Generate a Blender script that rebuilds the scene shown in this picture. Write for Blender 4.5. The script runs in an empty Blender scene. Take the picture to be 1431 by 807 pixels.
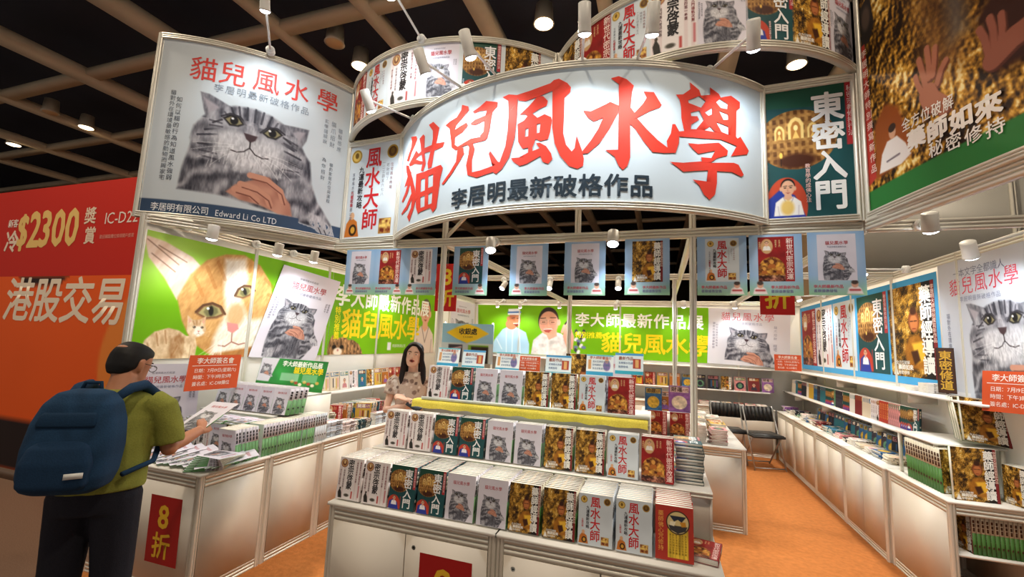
import bpy, bmesh, math, random
import numpy as np
from math import sin, cos, pi, atan2, sqrt, radians
from mathutils import Vector, Matrix
from mathutils.geometry import tessellate_polygon
random.seed(7)
rng = np.random.RandomState(11)
S = bpy.context.scene
C = S.collection

# ---------------------------------------------------------------- camera, world, light, exposure
FPX, YAW, PIT, ROL, EYE = 610.584, radians(-18.7714), radians(6.8713), radians(2.3747), 1.65
f_ = np.array([sin(YAW)*cos(PIT), cos(YAW)*cos(PIT), sin(PIT)])
r_ = np.cross(f_, [0, 0, 1]); r_ /= np.linalg.norm(r_); u_ = np.cross(r_, f_)
r2 = cos(ROL)*r_ + sin(ROL)*u_; u2 = -sin(ROL)*r_ + cos(ROL)*u_
cam = bpy.data.cameras.new('camera'); cam.sensor_width = 36; cam.lens = FPX/1431*36
cam.clip_start = .05; cam.clip_end = 200
co = bpy.data.objects.new('camera', cam); C.objects.link(co)
co.matrix_world = Matrix(((r2[0], u2[0], -f_[0], 0), (r2[1], u2[1], -f_[1], 0), (r2[2], u2[2], -f_[2], EYE), (0, 0, 0, 1)))
S.camera = co
S.view_settings.view_transform = 'Standard'; S.view_settings.look = 'None'
S.view_settings.gamma = 1; S.view_settings.exposure = 0.85
S.view_settings.use_curve_mapping = False

W_ = bpy.data.worlds.new('hall_air'); S.world = W_; W_.use_nodes = True
W_.node_tree.nodes['Background'].inputs[0].default_value = (1.0, .89, .78, 1)
W_.node_tree.nodes['Background'].inputs[1].default_value = .27
LAMP = 36.0        # watts of one booth spotlight
DOWN = 210.0        # watts of one hall downlight
AMB = 60.0         # watts of one hall area light

def area(name, loc, rot, sx, sy, power, col):
    l = bpy.data.lights.new(name, 'AREA'); l.shape = 'RECTANGLE'; l.size = sx; l.size_y = sy
    l.energy = power; l.color = col
    o = bpy.data.objects.new(name, l); C.objects.link(o); o.location = loc; o.rotation_euler = rot
    return o

# ---------------------------------------------------------------- helpers
def lin(c):
    if isinstance(c, str):
        c = [int(c[i:i+2], 16) for i in (0, 2, 4)]
    a = np.asarray(c, float)/255.
    return np.where(a <= .04045, a/12.92, ((a+.055)/1.055)**2.4)

MATS = {}
def material(name, rough=.5, metal=0, col=None, emit=0, coat=0, noise=0, nscale=40, bump=0, spec=.5):
    m = bpy.data.materials.new(name); m.use_nodes = True
    nt = m.node_tree; b = nt.nodes['Principled BSDF']
    b.inputs['Roughness'].default_value = rough; b.inputs['Metallic'].default_value = metal
    b.inputs['Coat Weight'].default_value = coat; b.inputs['Specular IOR Level'].default_value = spec
    if col is None:
        a = nt.nodes.new('ShaderNodeAttribute'); a.attribute_name = 'Col'; src = a.outputs['Color']
    else:
        a = nt.nodes.new('ShaderNodeRGB'); a.outputs[0].default_value = (*lin(col), 1); src = a.outputs[0]
    if noise or bump:
        tc = nt.nodes.new('ShaderNodeTexCoord')
        n = nt.nodes.new('ShaderNodeTexNoise'); n.inputs['Scale'].default_value = nscale; n.inputs['Detail'].default_value = 5
        nt.links.new(tc.outputs['Object'], n.inputs['Vector'])
        if noise:
            mr = nt.nodes.new('ShaderNodeMapRange'); mr.inputs[1].default_value = .3; mr.inputs[2].default_value = .7
            mr.inputs[3].default_value = 1-noise; mr.inputs[4].default_value = 1+noise
            nt.links.new(n.outputs[0], mr.inputs[0])
            mx = nt.nodes.new('ShaderNodeVectorMath'); mx.operation = 'SCALE'
            nt.links.new(src, mx.inputs[0]); nt.links.new(mr.outputs[0], mx.inputs['Scale']); src = mx.outputs[0]
        if bump:
            bp = nt.nodes.new('ShaderNodeBump'); bp.inputs['Strength'].default_value = bump; bp.inputs['Distance'].default_value = .01
            nt.links.new(n.outputs[0], bp.inputs['Height']); nt.links.new(bp.outputs[0], b.inputs['Normal'])
    nt.links.new(src, b.inputs['Base Color'])
    if emit:
        nt.links.new(src, b.inputs['Emission Color']); b.inputs['Emission Strength'].default_value = emit
    MATS[name] = m
    return m
material('printed_vinyl', .55, spec=.18); material('printed_paper', .45, spec=.3); material('paper', .75)
material('panel', .45, noise=.02, nscale=3); material('aluminium', .38, metal=.35)
material('plastic', .4); material('cloth', .9, noise=.12, nscale=160, bump=.15, spec=.2)
material('skin', .55, noise=.03, nscale=30); material('hair', .6, spec=.3)
material('carpet', .95, noise=.14, nscale=120, bump=.3, spec=.1); material('booth_carpet', .9, noise=.1, nscale=25, bump=.25, spec=.15)
material('ceiling_paint', .8, noise=.1, nscale=1.5); material('glow', .5, emit=9); material('warm_glow', .5, emit=5)
material('steel', .3, metal=.8); material('dark_plastic', .45)

def srgb2(c): return lin(c)
class MB:
    def __init__(s): s.v = []; s.c = []; s.f = []; s.m = []; s.n = 0
    def add(s, V, F, col, mat=0):
        V = np.asarray(V, float).reshape(-1, 3)
        c = np.asarray(col, float) if not isinstance(col, (str, tuple, list)) else lin(col)
        s.v.append(V); s.c.append(np.broadcast_to(c, (len(V), 3)))
        if isinstance(F, np.ndarray): s.f.append(F+s.n); s.m.append(np.full(len(F), mat))
        else:
            by = {}
            for t in F: by.setdefault(len(t), []).append(t)
            for t in by.values(): s.f.append(np.array(t)+s.n); s.m.append(np.full(len(t), mat))
        s.n += len(V)
    def obox(s, o, a, b, c, col, mat=0):
        o, a, b, c = (np.asarray(t, float) for t in (o, a, b, c))
        V = [o, o+a, o+a+b, o+b, o+c, o+a+c, o+a+b+c, o+b+c]
        s.add(V, np.array([(3, 2, 1, 0), (4, 5, 6, 7), (0, 1, 5, 4), (1, 2, 6, 5), (2, 3, 7, 6), (3, 0, 4, 7)]), col, mat)
    def box(s, lo, hi, col, mat=0):
        lo = np.asarray(lo, float); d = np.asarray(hi, float)-lo
        s.obox(lo, (d[0], 0, 0), (0, d[1], 0), (0, 0, d[2]), col, mat)
    def tube(s, pts, r, col, n=10, mat=0, cap=True, squash=None):
        P = np.asarray(pts, float); k = len(P)
        R = np.broadcast_to(np.asarray(r, float), (k,))
        T = np.gradient(P, axis=0) if k > 2 else np.array([P[1]-P[0]]*2)
        T /= np.linalg.norm(T, axis=1)[:, None]+1e-12
        ref = np.array([0, 0, 1.]) if abs(T[0][2]) < .9 else np.array([1., 0, 0])
        V = []
        A = np.cross(T[0], ref); A /= np.linalg.norm(A)
        for i in range(k):
            A = A-T[i]*(A@T[i]); A /= np.linalg.norm(A)+1e-12
            B = np.cross(T[i], A)
            q = np.linspace(0, 2*pi, n, endpoint=False)
            V.append(P[i]+R[i]*(np.cos(q)[:, None]*A+np.sin(q)[:, None]*B))
        V = np.concatenate(V)
        F = [(i*n+j, i*n+(j+1) % n, (i+1)*n+(j+1) % n, (i+1)*n+j) for i in range(k-1) for j in range(n)]
        if cap: F += [tuple(range(n))[::-1], tuple((k-1)*n+j for j in range(n))]
        s.add(V, F, col, mat)
    def loft(s, rings, col, mat=0, n=16):
        """rings: (centre, half-axis a, half-axis b) ellipses; closed ends"""
        q = np.linspace(0, 2*pi, n, endpoint=False); V = []
        for c, a, b in rings:
            V.append(np.asarray(c, float)+np.cos(q)[:, None]*np.asarray(a, float)+np.sin(q)[:, None]*np.asarray(b, float))
        k = len(rings); V = np.concatenate(V)
        F = [(i*n+j, i*n+(j+1) % n, (i+1)*n+(j+1) % n, (i+1)*n+j) for i in range(k-1) for j in range(n)]
        F += [tuple(range(n))[::-1], tuple((k-1)*n+j for j in range(n))]
        s.add(V, F, col, mat)
    def ball(s, c, r, col, mat=0, n=12, k=8):
        c = np.asarray(c, float); r = np.broadcast_to(np.asarray(r, float), (3,))
        s.loft([(c+[0, 0, -r[2]*cos(t)], (max(r[0]*sin(t), 1e-4), 0, 0), (0, max(r[1]*sin(t), 1e-4), 0)) for t in np.linspace(0.02, pi-.02, k)], col, mat, n)
    def extr(s, prof, path, nrm, col, mat=0):
        """prof: closed (out, up) polygon swept along a level path with outward normals"""
        k = len(path); m = len(prof); V = []
        for p, nn in zip(path, nrm):
            for a, b in prof: V.append((p[0]+nn[0]*a, p[1]+nn[1]*a, p[2]+b))
        F = [(i*m+j, i*m+(j+1) % m, (i+1)*m+(j+1) % m, (i+1)*m+j) for i in range(k-1) for j in range(m)]
        s.add(V, F, col, mat)
        for e in (0, k-1):
            t = [tuple(r) for r in tessellate_polygon([[Vector((a, b, 0)) for a, b in prof]])]
            s.add(V[e*m:(e+1)*m], t, col, mat)
    def build(s, name, mats, parent=None, smooth=False, loc=None):
        me = bpy.data.meshes.new(name)
        V = np.concatenate(s.v); c = np.concatenate(s.c)
        if loc is not None: V = V-np.asarray(loc)
        me.vertices.add(len(V)); me.vertices.foreach_set('co', V.astype(np.float32).ravel())
        sz = np.concatenate([np.full(len(f), f.shape[1]) for f in s.f])
        lp = np.concatenate([f.ravel() for f in s.f]).astype(np.int32)
        me.loops.add(len(lp)); me.loops.foreach_set('vertex_index', lp)
        me.polygons.add(len(sz))
        st = np.concatenate([[0], np.cumsum(sz)[:-1]]).astype(np.int32)
        me.polygons.foreach_set('loop_start', st)
        me.polygons.foreach_set('material_index', np.concatenate(s.m).astype(np.int32))
        if smooth: me.polygons.foreach_set('use_smooth', np.ones(len(sz), bool))
        me.update(calc_edges=True)
        at = me.color_attributes.new('Col', 'FLOAT_COLOR', 'POINT')
        at.data.foreach_set('color', np.concatenate([c, np.ones((len(c), 1))], 1).astype(np.float32).ravel())
        for m in ([mats] if isinstance(mats, str) else mats): me.materials.append(MATS[m])
        o = bpy.data.objects.new(name, me); C.objects.link(o)
        if loc is not None: o.location = loc
        if parent is not None:
            o.parent = parent
            if loc is None: o.location = (0, 0, 0)
        return o
def tag(o, label=None, cat=None, group=None, kind=None):
    if label: o['label'] = label
    if cat: o['category'] = cat
    if group: o['group'] = group
    if kind: o['kind'] = kind
    return o
def thing(name, label, cat, loc=(0, 0, 0), rz=0, group=None):
    o = bpy.data.objects.new(name, None); C.objects.link(o); o.location = loc; o.rotation_euler = (0, 0, rz)
    o.empty_display_size = .1
    return tag(o, label, cat, group)
def copy_tree(o, parent=None):
    c = o.copy(); C.objects.link(c)
    if parent is not None: c.parent = parent
    for ch in list(o.children): copy_tree(ch, c)
    return c
def struct(o): o['kind'] = 'structure'; return o

# ---- lettering: the built-in font's glyphs as flat meshes
_gl = {}
def glyph(ch, bold=0.):
    k = (ch, bold)
    if k not in _gl:
        cu = bpy.data.curves.new('g', 'FONT'); cu.body = ch; cu.size = 1; cu.resolution_u = 2
        o = bpy.data.objects.new('g', cu); me = bpy.data.meshes.new_from_object(o)
        n = len(me.vertices); v = np.zeros(n*3); me.vertices.foreach_get('co', v); v = v.reshape(-1, 3)[:, :2]
        me.calc_loop_triangles(); t = np.zeros(len(me.loop_triangles)*3, np.int32)
        me.loop_triangles.foreach_get('vertices', t); t = t.reshape(-1, 3)
        bpy.data.objects.remove(o); bpy.data.curves.remove(cu); bpy.data.meshes.remove(me)
        if n == 0: v = np.zeros((0, 2)); adv = .35
        elif ord(ch) > 0x2000: adv = 1.0; v = (v-[EM[0]/2, EM[1]])/EM[2]
        else:
            lo = v[:, 0].min(); w = v[:, 0].max()-lo; v = v-[lo+w/2, EM[1]]; v /= EM[2]; adv = w/EM[2]+.1
        v = v*[1, -1]
        if bold and n:      # heavier strokes: the glyph overlaid on itself in a small ring
            sh = [(0, 0)] + [(bold*cos(q), bold*sin(q)) for q in np.arange(0, 2*pi, pi/(4 if bold > .015 else 2))+.4]
            z = np.repeat(np.arange(len(sh), dtype=float), n)[:, None]
            v, t = np.concatenate([v+d for d in sh]), np.concatenate([t+n*i for i in range(len(sh))])
        else: z = np.zeros((n, 1))
        _gl[k] = (np.concatenate([v, z], 1), t, adv)
    return _gl[k]
EM = (0, 0, 1)
_m = glyph('國'); EM_ = (_m[0][:, 0].min()+_m[0][:, 0].max(), -(_m[0][:, 1].min()+_m[0][:, 1].max())/2, (_m[0][:, 1].max()-_m[0][:, 1].min())/.9)
EM = EM_; _gl.clear()
def text2d(s, x, y, size, d='h', bold=0., sx=1., gap=0., shear=0.):
    """h: x,y = left, centre line; v: x,y = centre line, top. y grows downwards"""
    V = []; T = []; n = 0; p = 0.
    for ch in s:
        v, t, adv = glyph(ch, bold)
        if d == 'h': q = v*[size*sx, size, 1]+[x+p+adv*size*sx/2, y, 0]; p += (adv*sx+gap)*size
        else: q = v*[size*sx, size, 1]+[x, y+p+size/2, 0]; p += (1+gap)*size
        if shear: q = q+np.stack([-(q[:, 1]-y)*shear, 0*q[:, 1], 0*q[:, 1]], 1)
        V.append(q); T.append(t+n); n += len(v)
    return np.concatenate(V), np.concatenate(T)

# ---- painted prints
class Art:
    def __init__(s, w, h, res, bg):
        s.w, s.h, s.res = w, h, res
        s.nx, s.ny = max(2, int(w*res)+1), max(2, int(h*res)+1)
        s.X, s.Y = np.meshgrid(np.linspace(0, w, s.nx), np.linspace(0, h, s.ny)); s.px = w/(s.nx-1)
        s.c = np.broadcast_to(np.array(hexc(bg), float), (s.ny, s.nx, 3)).copy()
    def blend(s, a, col):
        col = np.asarray(hexc(col), float); s.c = s.c*(1-a[..., None])+col*a[..., None]
    def poly(s, pts, col, soft=0, alpha=1.):
        P = np.asarray(pts, float); e = max(soft, s.px); g = e*1.5
        bb = (s.X > P[:, 0].min()-g) & (s.X < P[:, 0].max()+g) & (s.Y > P[:, 1].min()-g) & (s.Y < P[:, 1].max()+g)
        X, Y = s.X[bb], s.Y[bb]; d2 = np.full(X.shape, 1e9); ins = np.zeros(X.shape, bool)
        for (x0, y0), (x1, y1) in zip(P, np.roll(P, -1, 0)):
            dx, dy = x1-x0, y1-y0; L = dx*dx+dy*dy+1e-12
            t = np.clip(((X-x0)*dx+(Y-y0)*dy)/L, 0, 1)
            d2 = np.minimum(d2, (X-x0-t*dx)**2+(Y-y0-t*dy)**2)
            if y0 != y1: ins ^= ((y0 > Y) != (y1 > Y)) & (X < (x1-x0)*(Y-y0)/(y1-y0)+x0)
        a = np.zeros(s.X.shape); a[bb] = np.clip(.5-np.sqrt(d2)*np.where(ins, -1, 1)/e, 0, 1)*alpha
        if col is not None: s.blend(a, col)
        return a
    def ell(s, x, y, rx, ry, col, rot=0, soft=0, alpha=1.):
        c, q = cos(rot), sin(rot); u = ((s.X-x)*c+(s.Y-y)*q)/rx; v = (-(s.X-x)*q+(s.Y-y)*c)/ry
        d = (np.sqrt(u*u+v*v)-1)*min(rx, ry); a = np.clip(.5-d/max(soft, s.px), 0, 1)*alpha
        if col is not None: s.blend(a, col)
        return a
    def rect(s, x0, y0, x1, y1, col, alpha=1.):
        a = np.clip((s.X-x0)/s.px+.5, 0, 1)*np.clip((x1-s.X)/s.px+.5, 0, 1)*np.clip((s.Y-y0)/s.px+.5, 0, 1)*np.clip((y1-s.Y)/s.px+.5, 0, 1)*alpha
        s.blend(a, col); return a
    def line(s, pts, w, col, alpha=1.):
        P = np.asarray(pts, float); g = w+s.px*1.5
        bb = (s.X > P[:, 0].min()-g) & (s.X < P[:, 0].max()+g) & (s.Y > P[:, 1].min()-g) & (s.Y < P[:, 1].max()+g)
        X, Y = s.X[bb], s.Y[bb]; d2 = np.full(X.shape, 1e9)
        for (x0, y0), (x1, y1) in zip(P[:-1], P[1:]):
            dx, dy = x1-x0, y1-y0; L = dx*dx+dy*dy+1e-12; t = np.clip(((X-x0)*dx+(Y-y0)*dy)/L, 0, 1)
            d2 = np.minimum(d2, (X-x0-t*dx)**2+(Y-y0-t*dy)**2)
        a = np.zeros(s.X.shape); a[bb] = np.clip(.5-(np.sqrt(d2)-w/2)/s.px, 0, 1)*alpha*min(1, w/s.px)
        s.blend(a, col); return a
    def local(s, ox, oy, k, rot=0, flip=False):
        s._w = (s.X, s.Y, s.px); c, q = cos(rot), sin(rot); dx, dy = s.X-ox, s.Y-oy
        s.X, s.Y = (dx*c+dy*q)/k*(-1 if flip else 1), (-dx*q+dy*c)/k; s.px = s.px/k
    def world(s): s.X, s.Y, s.px = s._w
    def mix(s, m, val, c0, c1):
        """inside mask m: colour between c0 and c1 by val"""
        v = np.clip(val, 0, 1)[..., None]; s.c = s.c*(1-m[..., None])+(np.array(hexc(c0))*(1-v)+np.array(hexc(c1))*v)*m[..., None]
    def noise(s, fx, fy=None, seed=0, oct=1, rot=0):
        fy = fy or fx; out = 0; amp = 1; tot = 0; X, Y = s.X, s.Y
        if rot: X, Y = X*cos(rot)+Y*sin(rot), -X*sin(rot)+Y*cos(rot)
        for o in range(oct):
            r = np.random.RandomState(seed+o); L = r.rand(64, 64)
            x = X*fx*2**o+o*3.7+200; y = Y*fy*2**o+o*9.1+200
            i = np.floor(x).astype(int); j = np.floor(y).astype(int); a = x-i; b = y-j
            a = a*a*(3-2*a); b = b*b*(3-2*b); i0, i1, j0, j1 = i % 64, (i+1) % 64, j % 64, (j+1) % 64
            out = out+amp*((L[j0, i0]*(1-a)+L[j0, i1]*a)*(1-b)+(L[j1, i0]*(1-a)+L[j1, i1]*a)*b); tot += amp; amp *= .55
        return out/tot
    def mul(s, a, mask, amt): s.c = np.clip(s.c*(1+(a[..., None]-.5)*2*amt*mask[..., None]), 0, 255)
def hexc(c): return [int(c[i:i+2], 16) for i in (0, 2, 4)] if isinstance(c, str) else c

class Design:
    """a print: painted ground (function of resolution) + crisp lettering on top; w x h in its own units, y down"""
    def __init__(s, w, h, paint): s.w, s.h, s.paint, s.items, s.cache = w, h, paint, [], {}
    def t(s, txt, x, y, size, col, d='h', bold=.0, sx=1., gap=0., shear=0.): s.items.append((txt, x, y, size, col, d, bold, sx, gap, shear)); return s
    def p(s, col, *rings): s.items.append((None, rings, col)); return s
    def base(s, res):
        if res not in s.cache:
            a = s.paint(res) if callable(s.paint) else Art(s.w, s.h, res, s.paint)
            s.cache[res] = a
        return s.cache[res]
def split_tris(V, T, lim):
    while True:
        P = V[T][..., :2]; e = np.max(np.abs(P-np.roll(P, 1, 1))[..., 0], axis=1)
        big = e > lim
        if not big.any(): return V, T
        t = T[big]; n = len(V); m = np.concatenate([(V[t[:, 0]]+V[t[:, 1]])/2, (V[t[:, 1]]+V[t[:, 2]])/2, (V[t[:, 2]]+V[t[:, 0]])/2])
        k = len(t); a = n+np.arange(k); b = a+k; c = b+k; V = np.concatenate([V, m])
        T = np.concatenate([T[~big], np.stack([t[:, 0], a, c], 1), np.stack([a, t[:, 1], b], 1), np.stack([c, b, t[:, 2]], 1), np.stack([a, b, c], 1)])
def lay(mb, D, res, fn, eps=.0006, lim=None, mat=0, clip=None, small=0., base=True):
    """put a print on a surface; fn(uv in 0..1, lift) gives points"""
    if base:
        a = D.base(res); U = np.stack([a.X/D.w, a.Y/D.h], -1).reshape(-1, 2)
        i = np.arange(a.ny-1)[:, None]*a.nx+np.arange(a.nx-1)[None, :]; i = i.ravel()
        F = np.stack([i, i+a.nx, i+a.nx+1, i+1], 1)
        col = lin(np.clip(a.c, 0, 255).reshape(-1, 3))
        mb.add(fn(U, 0), F, col, mat)
    for k, it in enumerate(D.items):
        if it[0] is None:
            rings = [[Vector((x, y, 0)) for x, y in r] for r in it[1]]
            V = np.array([(p.x, p.y, 0.) for r in rings for p in r]); T = np.array(tessellate_polygon(rings)); col = it[2]
        else:
            if it[3]/D.w < small: continue
            V, T = text2d(it[0], it[1], it[2], it[3], it[5], it[6], it[7], it[8], it[9]); col = it[4]
            if not len(T): continue
        if lim: V, T = split_tris(V, T, lim*D.w)
        if clip is not None:
            cen = V[T].mean(1); T = T[(cen[:, 0] < D.w*clip[1]) & (cen[:, 0] > D.w*clip[0]) & (cen[:, 1] < D.h) & (cen[:, 1] > 0)]
        a2 = V[T]; sg = (a2[:, 1, 0]-a2[:, 0, 0])*(a2[:, 2, 1]-a2[:, 0, 1])-(a2[:, 1, 1]-a2[:, 0, 1])*(a2[:, 2, 0]-a2[:, 0, 0])
        T = np.where((sg > 0)[:, None], T[:, ::-1], T)
        mb.add(fn(V[:, :2]/[D.w, D.h], eps*(1+.04*k)+V[:, 2]*min(4e-5, eps*.06)), T, hexc_lin(col), mat)
def hexc_lin(c): return lin(c)
def flat(o, U, V, N):
    """o = top-left corner; U along the width, V down the height, N towards the reader"""
    o, U, V, N = (np.asarray(t, float) for t in (o, U, V, N))
    return lambda uv, lift: o+uv[:, :1]*U+uv[:, 1:]*V+np.reshape(lift, (-1, 1))*N
def arcmap(cx, cy, R, a0, a1, z1, z0, off=0, sgn=1):
    """outside of an upright cylinder; angle from -Y, growing towards +X"""
    def fn(uv, lift):
        th = a0+uv[:, 0]*(a1-a0); r = R+(off+lift)*sgn
        return np.stack([cx+r*np.sin(th), cy-r*np.cos(th), z1+uv[:, 1]*(z0-z1)], 1)
    return fn
# ---------------------------------------------------------------- the pictures on the prints
def paint_cat(a, ox, oy, k, rot=0, hands=True, full=True, tall=False):
    """grey tabby held up by two hands; drawn in a 500 x 420 frame"""
    a.local(ox, oy, k, rot)
    X, Y = a.X, a.Y; a_r = random.Random(4)
    streak = a.noise(.09, .028, 3, 3); fine = a.noise(.22, .07, 9, 2)
    def fur(m, stripes, lo=(52, 52, 62), hi=(205, 204, 212)):
        a.mix(m, .16+.75*(.55*streak+.45*fine)+stripes, lo, hi)
    body = [(28, 160), (8, 260), (2, 335), (130, 340), (230, 360), (330, 380), (420, 395), (480, 416), (500, 412), (484, 372), (455, 335), (425, 300), (400, 240), (388, 165), (350, 120), (80, 130)]
    w = a.noise(.02, .02, 21)
    if tall: m = a.poly([(8, 260), (0, 420), (18, 555), (150, 562), (380, 562), (430, 470), (470, 400), (425, 300), (200, 250)], None, 10); fur(m, np.sin((X*.3+Y*.9)*.075+w*7)*.28-.14)
    m = a.poly(body, None, 8)
    st = np.sin((X*.55+Y*.85)*.085+w*7)*.28-.12
    fur(m, st)
    m = a.poly([(150, 235), (260, 240), (300, 290), (310, 350), (230, 350), (150, 330), (140, 280)], None, 16); fur(m, -.25)
    for e in ([(33, 5), (60, 8), (95, 24), (140, 45), (95, 75), (62, 100), (48, 60)], [(374, 48), (330, 52), (270, 58), (330, 110), (350, 130), (368, 92)]):
        m = a.poly(e, None, 5); fur(m, -.1)
    a.poly([(44, 22), (84, 42), (100, 52), (66, 78)], (176, 168, 176), 8, .8); a.poly([(362, 62), (335, 66), (315, 80), (345, 104)], (176, 168, 176), 8, .8)
    head = [(20, 165), (26, 120), (50, 85), (95, 48), (140, 32), (195, 28), (250, 38), (300, 62), (345, 100), (372, 150), (378, 195), (350, 232), (300, 250), (240, 262), (170, 258), (110, 240), (55, 222), (28, 200)]
    m = a.poly(head, None, 9)
    r = np.hypot(X-195, (Y-120)*1.1); th = np.arctan2(Y-125, X-195)
    fur(m, np.where(Y < 90, np.sin(X*.17+w*3)*.25-.05, np.sin((Y-.35*np.abs(X-195))*.11+w*4)*.2)-.02)
    for q in ([(150, 34), (158, 75)], [(175, 30), (178, 72)], [(200, 30), (200, 74)], [(225, 34), (220, 75)], [(250, 42), (240, 78)], [(128, 42), (140, 70)],
              [(60, 130), (100, 118)], [(40, 150), (95, 140)], [(330, 140), (290, 125)], [(355, 165), (300, 150)], [(45, 178), (85, 178)], [(360, 195), (318, 185)]):
        a.line(q, 7, (40, 40, 50), .75)
    for x, y, rx, ry in ((120, 108, 46, 34), (262, 122, 44, 32)): a.ell(x, y, rx, ry, (190, 190, 198), 0, 24, .55)
    for x, y, rx, ry in ((150, 165, 62, 42), (242, 176, 60, 42), (196, 205, 80, 38)):
        m = a.ell(x, y, rx, ry, None, 0, 26, .95); a.mix(m, .35+.6*fine, (130, 130, 140), (245, 244, 248))
    for q in ([(70, 95), (105, 100)], [(72, 112), (108, 112)], [(300, 105), (340, 118)], [(296, 122), (338, 136)], [(52, 200), (100, 205)], [(300, 215), (352, 212)], [(60, 218), (110, 225)], [(110, 60), (125, 80)], [(270, 58), (258, 84)]): a.line(q, 6, (52, 50, 60), .6)
    for x, y, sx in ((142, 84, 1), (255, 99, -1)):
        a.poly([(x-36*sx, y-4), (x-16*sx, y-20), (x+10*sx, y-18), (x+30*sx, y+6), (x+12*sx, y+18), (x-14*sx, y+19)], (30, 28, 32), 5)
        a.poly([(x-28*sx, y-2), (x-12*sx, y-13), (x+8*sx, y-12), (x+22*sx, y+5), (x+8*sx, y+13), (x-12*sx, y+13)], (138, 130, 98), 4)
        a.ell(x-2*sx, y-1, 12, 14, (22, 20, 24), 0, 4); a.ell(x-7, y-7, 4, 3.5, (235, 235, 240))
        a.line([(x-40*sx, y-8), (x-16*sx, y-22), (x+14*sx, y-18), (x+34*sx, y+6)], 6, (46, 44, 52), .9)
        a.line([(x-38*sx, y+4), (x-62*sx, y+18)], 7, (48, 46, 54), .8)
    m = a.poly([(170, 80), (205, 85), (212, 130), (180, 128)], None, 14, .7); a.mix(m, fine, (140, 138, 146), (215, 213, 220))
    a.poly([(172, 118), (214, 122), (208, 138), (194, 148), (180, 137)], (70, 52, 58), 4)
    a.line([(194, 146), (194, 168)], 5, (45, 38, 44)); a.line([(194, 166), (178, 182), (158, 188), (140, 184)], 4, (62, 55, 60)); a.line([(194, 166), (212, 186), (234, 193), (252, 190)], 4, (62, 55, 60))
    for i in range(60):
        t = a_r.uniform(0, 1); x0 = 80+230*t; y0 = 205+30*a_r.uniform(-1, 1); a.line([(x0, y0), (x0+a_r.uniform(-6, 6), y0+22)], 2.2, (238, 237, 242) if i % 3 else (110, 108, 116), .55)
    for x, y, l, t in ((150, 165, -150, .12), (148, 172, -150, .3), (150, 180, -130, .55), (160, 186, -90, 1.0), (240, 175, 150, .2), (240, 182, 150, .42), (235, 190, 120, .75), (225, 195, 80, 1.2), (210, 196, 40, 1.9), (185, 196, -40, 1.9)):
        dx = l*.8; a.line([(x, y), (x+dx*.5, y+abs(dx)*.5*t*.55), (x+dx, y+abs(dx)*t*.8)], 1.6, (248, 248, 250), .8)
    if hands:
        sk = (188, 128, 108)
        for q in ([(140, 325), (165, 296), (215, 272), (262, 252), (300, 290), (335, 330), (345, 372), (300, 372), (240, 352), (180, 345)],):
            m = a.poly(q, None, 6); a.mix(m, a.noise(.03, .03, 5), (150, 92, 78), (214, 160, 138))
        for q in ([(205, 258), (250, 262), (300, 292), (312, 325)], [(180, 292), (225, 300), (262, 322), (272, 345)], [(165, 312), (205, 318), (232, 338)]):
            a.line(q, 20, (204, 148, 126)); a.line([(x+6, y+11) for x, y in q], 4, (112, 62, 54), .9)
    if tall:
        for q in ([(120, 400), (110, 560)], [(300, 400), (320, 555)]): a.line(q, 12, (58, 56, 66), .5)
        m = a.poly([(160, 380), (300, 390), (310, 540), (170, 540)], None, 40); fur(m, -.3); m = a.poly([(20, 480), (90, 470), (110, 555), (30, 562)], None, 14); fur(m, .2)
    if full:
        m = a.poly([(400, 345), (440, 350), (490, 385), (500, 415), (470, 425), (425, 400), (400, 375)], None, 8); a.mix(m, .3+.6*fine, (120, 120, 130), (225, 224, 230))
        for q in ([(440, 392), (452, 412)], [(462, 398), (474, 418)]): a.line(q, 4, (60, 58, 66))
    a.world()

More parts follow.
